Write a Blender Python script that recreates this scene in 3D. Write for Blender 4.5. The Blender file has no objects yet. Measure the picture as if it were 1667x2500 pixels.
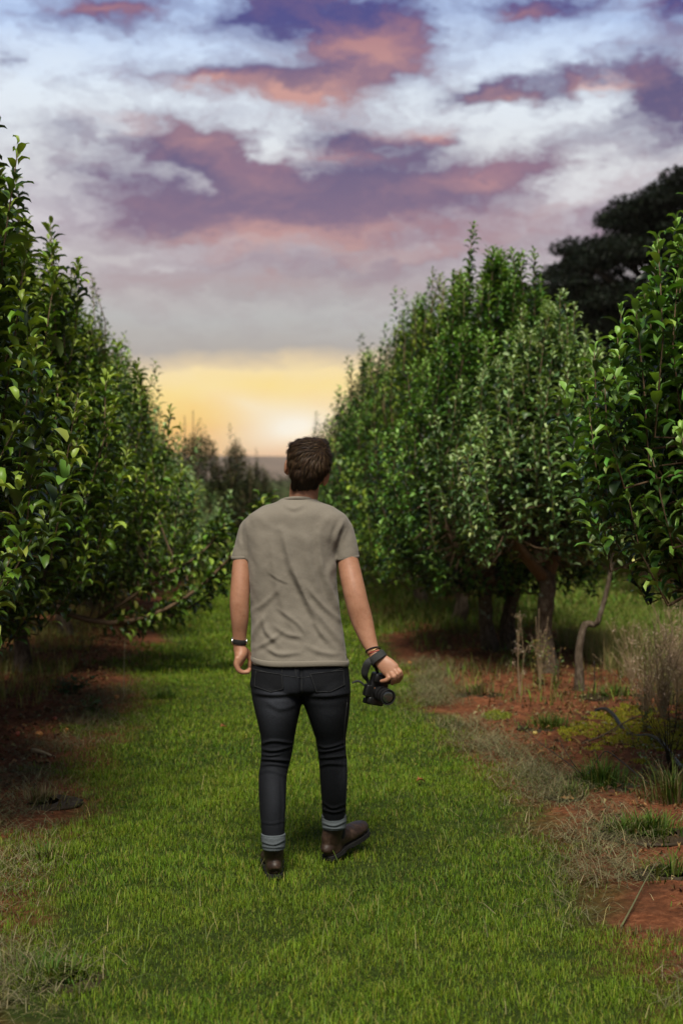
import bpy, math, random
import numpy as np
from mathutils import Vector, Matrix, Quaternion, noise as mnoise

# ------------------------------------------------------------------ camera, world, sun, exposure
FPX = 3472.0; CX, CY, HOR = 833.5, 1250.0, 1170.0          # focal length and centre in photo pixels
CAMH = 1.63
YAW = math.atan((CX - 600.0) / FPX)                          # the tree rows vanish at x = 600
PITCH = math.atan((CY - HOR) / FPX)
scene = bpy.context.scene
COL = scene.collection
cam_d = bpy.data.cameras.new("camera"); cam = bpy.data.objects.new("camera", cam_d); COL.objects.link(cam)
cam.location = (0, 0, CAMH)
cam.rotation_euler = (math.radians(90) - PITCH, 0, -YAW)
cam_d.sensor_fit = 'VERTICAL'; cam_d.sensor_height = 36.0; cam_d.sensor_width = 24.0
cam_d.lens = FPX * 36.0 / 2500.0
cam_d.clip_end = 20000; cam_d.clip_start = 0.05
cam_d.dof.use_dof = True; cam_d.dof.focus_distance = 5.85; cam_d.dof.aperture_fstop = 2.6
scene.camera = cam
scene.view_settings.view_transform = 'Standard'; scene.view_settings.look = 'None'
scene.view_settings.exposure = 0.0; scene.view_settings.gamma = 1.0
scene.cycles.use_denoising = True
scene.cycles.max_bounces = 6; scene.cycles.transparent_max_bounces = 8
scene.cycles.volume_bounces = 0

MW = cam.rotation_euler.to_matrix()
MWn = np.array(MW)
def P(px, py, d):
    """World point seen at photo pixel (px, py) at depth d metres."""
    v = MW @ Vector(((px - CX) / FPX * d, -(py - CY) / FPX * d, -d))
    return np.array((v.x, v.y, v.z + CAMH))
def G(px, py):
    """Ground point at photo pixel."""
    v = MW @ Vector(((px - CX) / FPX, -(py - CY) / FPX, -1))
    k = -CAMH / v.z
    return np.array((v.x * k, v.y * k, 0.0))
def proj(V):
    q = (np.asarray(V) - np.array((0, 0, CAMH))) @ MWn
    return CX + FPX * q[:, 0] / -q[:, 2], CY - FPX * q[:, 1] / -q[:, 2]

SUN_EL, SUN_AZ = math.radians(57), math.radians(190)          # soft late light, from behind right of the camera
sd = bpy.data.lights.new("sun", 'SUN'); sun = bpy.data.objects.new("sun", sd); COL.objects.link(sun)
sd.energy = 4.9; sd.angle = math.radians(24); sd.color = (1.0, 0.93, 0.80)
_sv = Vector((math.sin(SUN_AZ) * math.cos(SUN_EL), math.cos(SUN_AZ) * math.cos(SUN_EL), math.sin(SUN_EL)))
sun.rotation_euler = _sv.to_track_quat('Z', 'Y').to_euler()

def srgb(r, g, b):
    f = lambda c: (c / 255 / 12.92) if c / 255 <= 0.04045 else ((c / 255 + 0.055) / 1.055) ** 2.4
    return (f(r), f(g), f(b), 1.0)

def build_world():
    w = bpy.data.worlds.new("World"); scene.world = w; w.use_nodes = True
    nt = w.node_tree; N = nt.nodes; L = nt.links; N.clear()
    def node(t, **k):
        n = N.new(t)
        for a, b in k.items(): setattr(n, a, b)
        return n
    def put(sock, v):
        if isinstance(v, bpy.types.NodeSocket): L.new(v, sock)
        else: sock.default_value = v
    def M(op, a, b=None, c=None, clamp=False):
        n = node('ShaderNodeMath', operation=op, use_clamp=clamp); put(n.inputs[0], a)
        if b is not None: put(n.inputs[1], b)
        if c is not None: put(n.inputs[2], c)
        return n.outputs[0]
    def mixc(f, a, b, mode='MIX'):
        n = node('ShaderNodeMix', data_type='RGBA', blend_type=mode); n.clamp_factor = True
        put(n.inputs[0], f); put(n.inputs[6], a); put(n.inputs[7], b); return n.outputs[2]
    tc = node('ShaderNodeTexCoord'); sep = node('ShaderNodeSeparateXYZ'); L.new(tc.outputs['Generated'], sep.inputs[0])
    x, y, z = sep.outputs
    az = M('ARCTAN2', x, y)
    hyp = M('SQRT', M('ADD', M('MULTIPLY', x, x), M('MULTIPLY', y, y)))
    el = M('ARCTAN2', z, hyp)
    comb = node('ShaderNodeCombineXYZ'); L.new(az, comb.inputs[0]); L.new(el, comb.inputs[1])
    # streaky domain warp in angle space
    def noise(scale, detail, rough, vec, off=(0, 0, 0), sc=(1, 1, 1)):
        mp = node('ShaderNodeMapping'); mp.inputs['Location'].default_value = off; mp.inputs['Scale'].default_value = sc
        L.new(vec, mp.inputs[0])
        n = node('ShaderNodeTexNoise'); n.inputs['Scale'].default_value = scale; n.inputs['Detail'].default_value = detail
        n.inputs['Roughness'].default_value = rough; L.new(mp.outputs[0], n.inputs['Vector']); return n
    nw = noise(13.0, 8, 0.68, comb.outputs[0], (3.1, 1.7, 0), (1, 2.2, 1))
    wv = node('ShaderNodeVectorMath', operation='SUBTRACT'); L.new(nw.outputs['Color'], wv.inputs[0]); wv.inputs[1].default_value = (0.5, 0.5, 0.5)
    ws = node('ShaderNodeVectorMath', operation='MULTIPLY'); L.new(wv.outputs[0], ws.inputs[0]); ws.inputs[1].default_value = (0.11, 0.060, 0)
    wa = node('ShaderNodeVectorMath', operation='ADD'); L.new(comb.outputs[0], wa.inputs[0]); L.new(ws.outputs[0], wa.inputs[1])
    warped = wa.outputs[0]
    def ang(px, py):
        v = MW @ Vector(((px - CX) / FPX, -(py - CY) / FPX, -1))
        return math.atan2(v.x, v.y), math.atan2(v.z, math.hypot(v.x, v.y))
    def blobs(lst, vec):
        tot = None
        for (cx, cy, a, b, rot, wgt) in lst:
            u, v = ang(cx, cy)
            mp = node('ShaderNodeMapping', vector_type='TEXTURE')
            mp.inputs['Location'].default_value = (u, v, 0)
            mp.inputs['Rotation'].default_value = (0, 0, math.radians(rot))
            mp.inputs['Scale'].default_value = (a * 1.75 / FPX, b * 1.75 / FPX, 1)
            L.new(vec, mp.inputs[0])
            g = node('ShaderNodeTexGradient', gradient_type='QUADRATIC_SPHERE'); L.new(mp.outputs[0], g.inputs[0])
            m = node('ShaderNodeMath', operation='MULTIPLY_ADD'); L.new(g.outputs['Fac'], m.inputs[0]); m.inputs[1].default_value = wgt * 1.3
            if tot is None: m.inputs[2].default_value = 0
            else: L.new(tot, m.inputs[2])
            tot = m.outputs[0]
        return tot
    D_ = [(1250, 500, 300, 55, 8, .45), (1120, 430, 240, 45, 6, .35), (960, 380, 160, 40, 0, .4), (1480, 560, 220, 50, 10, .3), (650, 540, 560, 130, 2, .34), (1150, 600, 420, 100, 4, .12), (500, 440, 450, 110, 0, .12), (1550, 480, 150, 60, 20, .3), (260, 10, 210, 60, 3, 1.2), (620, 20, 130, 50, 10, .9), (860, 60, 250, 120, 0, 1.5), (920, 140, 170, 90, 0, .7),
          (560, 190, 230, 45, -4, 1.1), (760, 215, 220, 65, 5, .9), (1200, 230, 110, 35, 0, 1.2), (1400, 205, 160, 45, 8, .9),
          (1630, 240, 130, 140, 30, 1.1), (1320, 25, 170, 50, 0, 1.2), (1660, 15, 90, 60, 0, 1.2), (15, 160, 40, 25, 0, .6),
          (470, 355, 190, 65, -14, 1.3), (590, 420, 150, 65, -25, 1.0), (860, 335, 200, 60, 0, .95), (1060, 325, 110, 40, 0, .7),
          (500, 505, 360, 75, 4, .75), (900, 465, 330, 70, 3, 1.15), (1260, 410, 290, 50, 14, .95), (760, 560, 440, 65, 0, .6),
          (600, 690, 520, 60, 0, .42), (950, 640, 500, 70, 3, .35), (250, 420, 230, 110, 0, .45), (160, 320, 130, 28, 0, .4),
          (1300, 560, 400, 60, 8, .3), (220, 230, 70, 22, 0, .3),
          (310, 622, 40, 18, 0, -.6), (385, 655, 45, 13, -5, -.45), (680, 360, 55, 40, -30, -.6), (1390, 440, 70, 35, 0, -.45),
          (490, 455, 60, 22, 0, -.4), (1050, 600, 150, 20, 0, -.2)]
    R_ = [(900, 560, 260, 30, 4, .6), (480, 560, 200, 25, 0, .5), (1380, 480, 200, 30, 10, .6), (900, 120, 170, 70, 0, 1.0), (860, 90, 120, 40, 0, .5), (730, 230, 190, 45, 0, 1.1), (510, 195, 110, 25, 0, .8),
          (260, 10, 140, 25, 0, .9), (500, 350, 150, 45, -12, .6), (640, 430, 120, 55, 0, .5), (640, 590, 230, 35, 3, .9),
          (1180, 425, 220, 45, 10, .8), (1030, 312, 100, 28, 0, 1.0), (1480, 215, 100, 22, 0, .9), (1230, 240, 60, 22, 0, .5),
          (1290, 35, 90, 22, 0, .6), (640, 690, 400, 30, 0, .35), (950, 620, 260, 25, 0, .5), (1560, 410, 200, 35, 5, .5),
          (830, 375, 120, 25, 0, .5), (300, 300, 120, 22, 0, .5), (1250, 560, 300, 40, 8, .4)]
    Df = blobs(D_, warped); Rf = blobs(R_, warped)
    # the rest of the sky: generic broken cloud
    ng = noise(2.2, 6, 0.62, tc.outputs['Generated'], (0.3, 0, 0), (1, 1, 3.0))
    rest = M('MULTIPLY', M('SUBTRACT', ng.outputs['Fac'], 0.42), 4.0, clamp=True)
    azoff = M('ABSOLUTE', M('SUBTRACT', az, 0.06))
    outside = M('MAXIMUM', M('MULTIPLY', M('SUBTRACT', azoff, 0.28), 8.0, clamp=True), M('MULTIPLY', M('SUBTRACT', el, 0.36), 10.0, clamp=True))
    nf = noise(30.0, 9, 0.68, warped, (1.0, 5.0, 0), (1, 2.0, 1))
    nm = noise(9.0, 5, 0.55, warped, (7.0, 2.0, 0), (1, 2.4, 1))
    ns = noise(75.0, 6, 0.7, warped, (4.0, 1.0, 0), (1, 1.7, 1))
    det = M('ADD', M('ADD', M('MULTIPLY', M('SUBTRACT', nf.outputs['Fac'], 0.5), 1.45), M('MULTIPLY', M('SUBTRACT', nm.outputs['Fac'], 0.5), 1.0)), M('MULTIPLY', M('SUBTRACT', ns.outputs['Fac'], 0.5), 0.8))
    Dt = M('ADD', M('ADD', M('MULTIPLY', outside, rest), M('MULTIPLY', Df, M('SUBTRACT', 1.0, outside))), M('MULTIPLY', det, 0.9))
    Dt = M('MULTIPLY', Dt, 1.0, clamp=True)
    Dt = M('MULTIPLY', Dt, 0.97, clamp=True)
    Rt = M('ADD', Rf, M('MULTIPLY', det, 0.7), clamp=True)
    # clear sky: physical dusk sky blended with the photographed colour ramp by elevation
    def ramp(fac, stops):
        r = node('ShaderNodeValToRGB'); e = r.color_ramp.elements
        e[0].position, e[0].color = stops[0]; e[1].position, e[1].color = stops[-1]
        for p, c in stops[1:-1]: q = e.new(p); q.color = c
        L.new(fac, r.inputs[0]); return r.outputs[0]
    elw = M('ADD', el, M('MULTIPLY', M('SUBTRACT', nm.outputs['Fac'], 0.5), 0.04))
    t = M('MULTIPLY', elw, 1 / 0.35, clamp=True)
    def T(py): return math.atan((HOR - py) / FPX) / 0.35
    clear = ramp(t, [(0.0, srgb(226, 154, 96)), (T(1110), srgb(246, 170, 84)), (T(1040), srgb(254, 204, 106)), (T(960), srgb(255, 224, 138)), (T(915), srgb(252, 226, 166)),
                     (T(885), srgb(222, 200, 164)), (T(850), srgb(176, 168, 162)), (T(780), srgb(184, 182, 180)), (T(700), srgb(188, 178, 178)),
                     (T(560), srgb(212, 206, 210)), (T(400), srgb(226, 228, 230)), (T(230), srgb(228, 238, 248)), (T(60), srgb(190, 212, 246))])
    cloud = ramp(t, [(0.0, srgb(205, 160, 120)), (T(890), srgb(196, 176, 154)), (T(850), srgb(146, 142, 146)), (T(700), srgb(146, 126, 138)), (T(560), srgb(126, 100, 126)),
                     (T(420), srgb(98, 82, 120)), (T(250), srgb(86, 72, 116)), (T(60), srgb(70, 64, 128))])
    rose = ramp(t, [(0.0, srgb(240, 190, 150)), (T(700), srgb(198, 166, 158)), (T(590), srgb(190, 146, 142)), (T(420), srgb(166, 120, 132)), (T(240), srgb(208, 154, 142)), (T(60), srgb(168, 116, 124))])
    ccol = mixc(Rt, cloud, rose)
    # the yellow band under the cloud deck stays clear
    low = M('MULTIPLY', M('SUBTRACT', elw, (HOR - 895) / FPX), 60.0, clamp=True)
    band = ramp(M('MULTIPLY', low, 1.0), [(0.0, (0.0, 0, 0, 1)), (1.0, (1, 1, 1, 1))])
    skyc = mixc(M('MULTIPLY', Dt, band), clear, ccol)
    # bright cream spot where the sun has just gone down
    glow = blobs([(715, 1045, 190, 75, 12, 1.0), (600, 985, 160, 45, -18, .4)], comb.outputs[0])
    skyc = mixc(M('MULTIPLY', glow, 0.85, clamp=True), skyc, srgb(255, 246, 228))
    # overhead, out of the frame
    up = M('MAXIMUM', M('MULTIPLY', M('SUBTRACT', el, 0.40), 3.0, clamp=True), M('MULTIPLY', M('SUBTRACT', azoff, 0.5), 1.6, clamp=True))
    skyc = mixc(M('MULTIPLY', up, 0.85), skyc, srgb(92, 98, 116))
    nis = node('ShaderNodeTexSky', sky_type='NISHITA'); nis.sun_disc = False
    nis.sun_elevation = SUN_EL; nis.sun_rotation = SUN_AZ; nis.altitude = 600
    b1 = node('ShaderNodeBackground'); L.new(nis.outputs[0], b1.inputs[0]); b1.inputs[1].default_value = 0.006
    b2 = node('ShaderNodeBackground'); L.new(skyc, b2.inputs[0]); core = blobs([(745, 1070, 120, 50, 10, 1.0)], comb.outputs[0]); L.new(M('MULTIPLY_ADD', core, 0.12, 0.98), b2.inputs[1])
    add = node('ShaderNodeAddShader'); L.new(b1.outputs[0], add.inputs[0]); L.new(b2.outputs[0], add.inputs[1])
    out = node('ShaderNodeOutputWorld'); L.new(add.outputs[0], out.inputs[0])
build_world()

# ------------------------------------------------------------------ helpers
rng = np.random.default_rng(11)
def tag(o, label=None, cat=None, group=None, kind=None):
    if label: o['label'] = label
    if cat: o['category'] = cat
    if group: o['group'] = group
    if kind: o['kind'] = kind
    return o
def empty(name, loc, label=None, cat=None, group=None):
    o = bpy.data.objects.new(name, None); o.empty_display_size = 0.1; COL.objects.link(o); o.location = loc
    return tag(o, label, cat, group)
def mesh_np(name, V, quads=None, tris=None, col=None, smooth=True):
    me = bpy.data.meshes.new(name)
    V = np.asarray(V, dtype=np.float32).reshape(-1, 3)
    nq = 0 if quads is None else len(quads); ntr = 0 if tris is None else len(tris)
    me.vertices.add(len(V)); me.vertices.foreach_set('co', V.ravel())
    me.loops.add(nq * 4 + ntr * 3); me.polygons.add(nq + ntr)
    idx = []; starts = []
    if nq: idx.append(np.asarray(quads).ravel()); starts.append(np.arange(nq) * 4)
    if ntr: idx.append(np.asarray(tris).ravel()); starts.append(nq * 4 + np.arange(ntr) * 3)
    me.loops.foreach_set('vertex_index', np.concatenate(idx).astype(np.int32))
    me.polygons.foreach_set('loop_start', np.concatenate(starts).astype(np.int32))
    me.update(calc_edges=True)
    me.polygons.foreach_set('use_smooth', np.full(nq + ntr, smooth))
    if col is not None:
        a = me.color_attributes.new('Col', 'FLOAT_COLOR', 'POINT')
        c = np.ones((len(V), 4), dtype=np.float32); c[:, :3] = col
        a.data.foreach_set('color', c.ravel())
    return me
def obj(name, me, mat, parent=None, origin=None):
    o = bpy.data.objects.new(name, me); COL.objects.link(o)
    if mat is not None:
        me.materials.clear(); me.materials.append(mat)
    if parent is not None: o.parent = parent
    elif origin is not None: o.location = origin
    return o

class MB:
    """Collects pieces, builds ONE mesh."""
    def __init__(s): s.V = []; s.Q = []; s.T = []; s.C = []; s.n = 0
    def add(s, V, Q=None, T=None, C=None):
        V = np.asarray(V, float).reshape(-1, 3); s.V.append(V)
        if Q is not None and len(Q): s.Q.append(np.asarray(Q) + s.n)
        if T is not None and len(T): s.T.append(np.asarray(T) + s.n)
        if C is not None: s.C.append(np.broadcast_to(np.asarray(C, float), (len(V), 3)))
        s.n += len(V); return s
    def mesh(s, name, origin=(0, 0, 0), smooth=True):
        V = np.concatenate(s.V) - np.asarray(origin)
        return mesh_np(name, V, np.concatenate(s.Q) if s.Q else None, np.concatenate(s.T) if s.T else None,
                       np.concatenate(s.C) if s.C else None, smooth)

def nrm(v): v = np.asarray(v, float); return v / (np.linalg.norm(v, axis=-1, keepdims=True) + 1e-12)
def catmull(P_, sub):
    P_ = np.asarray(P_, float)
    if sub <= 1 or len(P_) < 3: return P_
    Q = np.vstack([2 * P_[0] - P_[1], P_, 2 * P_[-1] - P_[-2]]); out = []
    for i in range(1, len(Q) - 2):
        for k in range(sub):
            t = k / sub
            out.append(0.5 * ((2 * Q[i]) + (-Q[i - 1] + Q[i + 1]) * t + (2 * Q[i - 1] - 5 * Q[i] + 4 * Q[i + 1] - Q[i + 2]) * t * t + (-Q[i - 1] + 3 * Q[i] - 3 * Q[i + 1] + Q[i + 2]) * t ** 3))
    out.append(Q[-2]); return np.array(out)
def ringfaces(nr, n):
    i = np.arange(nr - 1)[:, None] * n; j = np.arange(n)[None, :]; k = (j + 1) % n
    return np.stack([i + j, i + k, i + n + k, i + n + j], -1).reshape(-1, 4)
def tube(pts, ra, rb=None, n=12, ref=(1, 0, 0), sub=3, round_caps=False):
    """Tapered elliptical tube along a curve. Returns V, Q, T."""
    pts = np.asarray(pts, float); ra = np.broadcast_to(np.asarray(ra, float), (len(pts),)); rb = ra if rb is None else np.broadcast_to(np.asarray(rb, float), (len(pts),))
    full = catmull(np.column_stack([pts, ra, rb]), sub)
    p, a, b = full[:, :3], np.maximum(full[:, 3], 1e-4), np.maximum(full[:, 4], 1e-4)
    T_ = nrm(np.gradient(p, axis=0)); ref = np.asarray(ref, float)
    A = ref - (T_ @ ref)[:, None] * T_
    bad = np.linalg.norm(A, axis=1) < 0.2
    if bad.any():
        r2 = np.array((0.1, 1, 0.2)); A[bad] = (r2 - (T_ @ r2)[:, None] * T_)[bad]
    A = nrm(A); B = np.cross(T_, A)
    if round_caps:
        th = np.radians([75, 50, 25])
        pre = [(p[0] - T_[0] * min(a[0], b[0]) * math.sin(t), a[0] * math.cos(t), b[0] * math.cos(t), A[0], B[0]) for t in th]
        post = [(p[-1] + T_[-1] * min(a[-1], b[-1]) * math.sin(t), a[-1] * math.cos(t), b[-1] * math.cos(t), A[-1], B[-1]) for t in th[::-1]]
        p = np.vstack([[q[0] for q in pre], p, [q[0] for q in post]]); a = np.concatenate([[q[1] for q in pre], a, [q[1] for q in post]])
        b = np.concatenate([[q[2] for q in pre], b, [q[2] for q in post]])
        A = np.vstack([[q[3] for q in pre], A, [q[3] for q in post]]); B = np.vstack([[q[4] for q in pre], B, [q[4] for q in post]])
    th = np.arange(n) / n * 2 * math.pi
    V = p[:, None, :] + A[:, None, :] * (a[:, None, None] * np.cos(th)[None, :, None]) + B[:, None, :] * (b[:, None, None] * np.sin(th)[None, :, None])
    nr = len(p); V = V.reshape(-1, 3); c0, c1 = len(V), len(V) + 1
    V = np.vstack([V, p[0], p[-1]])
    j = np.arange(n); k = (j + 1) % n
    T1 = np.stack([np.full(n, c0), k, j], -1); T2 = np.stack([np.full(n, c1), (nr - 1) * n + j, (nr - 1) * n + k], -1)
    return V, ringfaces(nr, n), np.vstack([T1, T2])
def ellipsoid(c, r, rot=None, n=20, m=12):
    th = np.linspace(0, math.pi, m + 1)[1:-1]; ph = np.arange(n) / n * 2 * math.pi
    V = np.stack([np.sin(th)[:, None] * np.cos(ph), np.sin(th)[:, None] * np.sin(ph), np.cos(th)[:, None] + 0 * ph], -1).reshape(-1, 3)
    V = np.vstack([V, (0, 0, 1), (0, 0, -1)]) * np.asarray(r, float)
    if rot is not None: V = V @ np.asarray(rot).T
    Q = ringfaces(m - 1, n); j = np.arange(n); k = (j + 1) % n; c0 = (m - 1) * n
    T_ = np.vstack([np.stack([np.full(n, c0), j, k], -1), np.stack([np.full(n, c0 + 1), (m - 2) * n + k, (m - 2) * n + j], -1)])
    return V + np.asarray(c, float), Q[:, ::-1], T_[:, ::-1]
def box(c, h, rot=None):
    """Solid box, h = half sizes."""
    V = np.array([(x, y, z) for x in (-1, 1) for y in (-1, 1) for z in (-1, 1)], float) * np.asarray(h)
    if rot is not None: V = V @ np.asarray(rot).T
    return V + np.asarray(c), np.array([(0, 1, 3, 2), (4, 6, 7, 5), (0, 4, 5, 1), (2, 3, 7, 6), (0, 2, 6, 4), (1, 5, 7, 3)])
def eval_mesh(me, mods, name):
    o = bpy.data.objects.new('temp', me); COL.objects.link(o)
    for t, kw in mods:
        m = o.modifiers.new(t, t)
        for a, b in kw.items(): setattr(m, a, b)
    dg = bpy.context.evaluated_depsgraph_get(); dg.update()
    r = bpy.data.meshes.new_from_object(o.evaluated_get(dg)); r.name = name
    bpy.data.objects.remove(o); return r
def remeshed(mb, name, voxel, smooth=4, fac=0.5):
    me = eval_mesh(mb.mesh('tmp'), [('REMESH', dict(mode='VOXEL', voxel_size=voxel, use_smooth_shade=True)), ('SMOOTH', dict(factor=fac, iterations=smooth))], name)
    return me
def getV(me):
    a = np.empty(len(me.vertices) * 3, np.float32); me.vertices.foreach_get('co', a); return a.reshape(-1, 3).astype(float)
def getN(me):
    a = np.empty(len(me.vertices) * 3, np.float32); me.vertex_normals.foreach_get('vector', a); return a.reshape(-1, 3).astype(float)
def setV(me, V): me.vertices.foreach_set('co', np.asarray(V, np.float32).ravel()); me.update()
def setC(me, C):
    a = me.color_attributes.get('Col') or me.color_attributes.new('Col', 'FLOAT_COLOR', 'POINT')
    c = np.ones((len(me.vertices), 4), np.float32); c[:, :3] = C; a.data.foreach_set('color', c.ravel())
def vnoise(V, sc, seed=0.0):
    """cheap smooth pseudo noise -1..1 (sum of rotated sines)."""
    V = np.asarray(V, float) * sc + seed; x, y, z = V[..., 0], V[..., 1], V[..., 2]
    return (np.sin(x * 1.7 + np.sin(y * 1.3 + seed) * 1.6 + z) + np.sin(y * 2.1 + np.sin(z * 1.7 + x * .6) * 1.4) + np.sin(z * 1.9 + np.sin(x * 1.1 - y * .7) * 1.8 + seed)) / 3

# ------------------------------------------------------------------ materials
def mat(name, fn):
    m = bpy.data.materials.new(name); m.use_nodes = True; nt = m.node_tree
    fn(nt, nt.nodes, nt.links, nt.nodes['Principled BSDF']); return m
def pset(b, **k):
    for a, v in k.items(): b.inputs[a.replace('_', ' ')].default_value = v
def n_noise(N, L, scale, detail=4, rough=.6, vec=None):
    n = N.new('ShaderNodeTexNoise'); n.inputs['Scale'].default_value = scale; n.inputs['Detail'].default_value = detail; n.inputs['Roughness'].default_value = rough
    if vec is not None: L.new(vec, n.inputs['Vector'])
    return n
def n_ramp(N, L, fac, stops):
    r = N.new('ShaderNodeValToRGB'); e = r.color_ramp.elements
    e[0].position, e[0].color = stops[0][0], (*stops[0][1], 1); e[1].position, e[1].color = stops[-1][0], (*stops[-1][1], 1)
    for p, c in stops[1:-1]: e.new(p).color = (*c, 1)
    L.new(fac, r.inputs[0]); return r.outputs[0]
def n_mix(N, L, f, a, b, mode='MIX'):
    n = N.new('ShaderNodeMix'); n.data_type = 'RGBA'; n.blend_type = mode
    for s, v in ((n.inputs[0], f), (n.inputs[6], a), (n.inputs[7], b)):
        if isinstance(v, bpy.types.NodeSocket): L.new(v, s)
        else: s.default_value = v if not isinstance(v, tuple) or len(v) == 4 else (*v, 1)
    return n.outputs[2]
def n_bump(N, L, b, h, strength, dist=0.01):
    n = N.new('ShaderNodeBump'); n.inputs['Strength'].default_value = strength; n.inputs['Distance'].default_value = dist
    L.new(h, n.inputs['Height']); L.new(n.outputs[0], b.inputs['Normal'])
def plain(name, col, rough=.6, bump=0, bscale=60, var=0.15, metal=0, spec=.5, dist=.004):
    def f(nt, N, L, b):
        tc = N.new('ShaderNodeTexCoord'); n = n_noise(N, L, bscale, 5, .6, tc.outputs['Object'])
        c = n_ramp(N, L, n.outputs['Fac'], [(.3, tuple(x * (1 - var) for x in col)), (.7, tuple(x * (1 + var) for x in col))])
        L.new(c, b.inputs['Base Color']); pset(b, Roughness=rough, Metallic=metal, Specular_IOR_Level=spec)
        if bump: n_bump(N, L, b, n.outputs['Fac'], bump, dist)
    return mat(name, f)
def leafmat(name, back=(.13, .19, .06), trans=.16, rough=.42, spec=.4, backmix=.5):
    def f(nt, N, L, b):
        at = N.new('ShaderNodeAttribute'); at.attribute_name = 'Col'
        ge = N.new('ShaderNodeNewGeometry')
        bm = N.new('ShaderNodeMath'); bm.operation = 'MULTIPLY'; L.new(ge.outputs['Backfacing'], bm.inputs[0]); bm.inputs[1].default_value = backmix
        c = n_mix(N, L, bm.outputs[0], at.outputs['Color'], back)
        L.new(c, b.inputs['Base Color']); pset(b, Roughness=rough, Specular_IOR_Level=spec)
        tr = N.new('ShaderNodeBsdfTranslucent'); tm = n_mix(N, L, 1.0, at.outputs['Color'], (1.5, 1.5, .5), 'MULTIPLY'); L.new(tm, tr.inputs[0])
        mx = N.new('ShaderNodeMixShader'); mx.inputs[0].default_value = trans
        L.new(b.outputs[0], mx.inputs[1]); L.new(tr.outputs[0], mx.inputs[2]); L.new(mx.outputs[0], N['Material Output'].inputs[0])
    return mat(name, f)
M_leaf = leafmat('apple_leaf')
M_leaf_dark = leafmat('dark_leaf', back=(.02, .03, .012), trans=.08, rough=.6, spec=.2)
M_leaf_dark2 = leafmat('shaded_leaf', back=(.05, .06, .02), trans=.1, rough=.6, spec=.2)
M_grass = leafmat('grass_blade', back=(.09, .18, .02), trans=.22, rough=.55, spec=.18, backmix=.2)
M_straw = leafmat('straw', back=(.2, .17, .1), trans=.1, rough=.8, spec=.15, backmix=.2)
def f_bark(nt, N, L, b):
    tc = N.new('ShaderNodeTexCoord'); mp = N.new('ShaderNodeMapping'); mp.inputs['Scale'].default_value = (1, 1, .35); L.new(tc.outputs['Object'], mp.inputs[0])
    n = n_noise(N, L, 38, 8, .7, mp.outputs[0]); n2 = n_noise(N, L, 9, 4, .6, tc.outputs['Object'])
    c = n_ramp(N, L, n.outputs['Fac'], [(.3, (.028, .018, .011)), (.5, (.09, .066, .045)), (.72, (.19, .155, .115))])
    li = n_ramp(N, L, n2.outputs['Fac'], [(.62, (0, 0, 0)), (.68, (1, 1, 1))])
    c = n_mix(N, L, li, c, (.22, .27, .20)); L.new(c, b.inputs['Base Color']); pset(b, Roughness=.9, Specular_IOR_Level=.15); n_bump(N, L, b, n.outputs['Fac'], .9, .02)
M_bark = mat('bark', f_bark)
M_twig = plain('young_bark', (.13, .085, .05), .75, .3, 80, .3, spec=.2)
M_darkbark = plain('dark_bark', (.02, .016, .012), .9, .5, 20, .3, spec=.1)

# ------------------------------------------------------------------ leaves, vectorised
def leaf_template(bend, fold, lod):
    """points along +Y, normal +Z, unit length; arcs down by `bend` radians."""
    ts = np.array([0, .08, .3, .58, .83, 1.0]) if lod == 0 else np.array([0, .1, .5, 1.0])
    w = np.interp(ts, [0, .08, .3, .58, .83, 1], [.012, .02, .19, .235, .15, 0])
    # arc positions
    k = 40; s = np.linspace(0, 1, k); ang = -bend * (s ** 1.1) + bend * .35
    y = np.concatenate([[0], np.cumsum(np.cos((ang[1:] + ang[:-1]) / 2)) / (k - 1)]); z = np.concatenate([[0], np.cumsum(np.sin((ang[1:] + ang[:-1]) / 2)) / (k - 1)])
    Y = np.interp(ts, s, y); Z = np.interp(ts, s, z); A = np.interp(ts, s, ang)
    V = []; 
    for i, t in enumerate(ts):
        up = w[i] * math.sin(fold); ny, nz = -math.sin(A[i]), math.cos(A[i])
        if i in (0, len(ts) - 1): V.append((0, Y[i], Z[i]))
        else:
            for sx in (-1, 0, 1): V.append((sx * w[i] * math.cos(fold), Y[i] + ny * up * abs(sx), Z[i] + nz * up * abs(sx)))
    V = np.array(V); nn = len(ts) - 2; Q = []; T_ = [(0, 2, 1), (0, 3, 2)]
    for i in range(nn - 1):
        a = 1 + 3 * i; Q += [(a, a + 1, a + 4, a + 3), (a + 1, a + 2, a + 5, a + 4)]
    a = 1 + 3 * (nn - 1); e = len(V) - 1; T_ += [(a, a + 1, e), (a + 1, a + 2, e)]
    return V, np.array(Q).reshape(-1, 4), np.array(T_)
def leaves(base, direc, upv, size, color, lod=0, bends=(1.3, 2.0, 2.7), fold=.6, r=None, mb=None):
    """place leaves; base, direc, upv (N,3); size (N,), color (N,3)"""
    r = r or rng
    n = len(base); y = nrm(direc); x = nrm(np.cross(y, upv)); z = np.cross(x, y)
    which = r.integers(0, len(bends), n); mb = mb or MB()
    for k, bd in enumerate(bends):
        sel = np.where(which == k)[0]
        if not len(sel): continue
        V, Q, T_ = leaf_template(bd, fold * (.6 + .4 * k), lod); nv = len(V)
        W = (V[None, :, 0, None] * x[sel, None, :] + V[None, :, 1, None] * y[sel, None, :] + V[None, :, 2, None] * z[sel, None, :]) * size[sel, None, None] + base[sel, None, :]
        off = (np.arange(len(sel)) * nv)[:, None, None]
        mb.add(W.reshape(-1, 3), (Q[None] + off).reshape(-1, 4) if len(Q) else None, (T_[None] + off).reshape(-1, 3), np.repeat(color[sel], nv, 0))
    return mb
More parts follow.
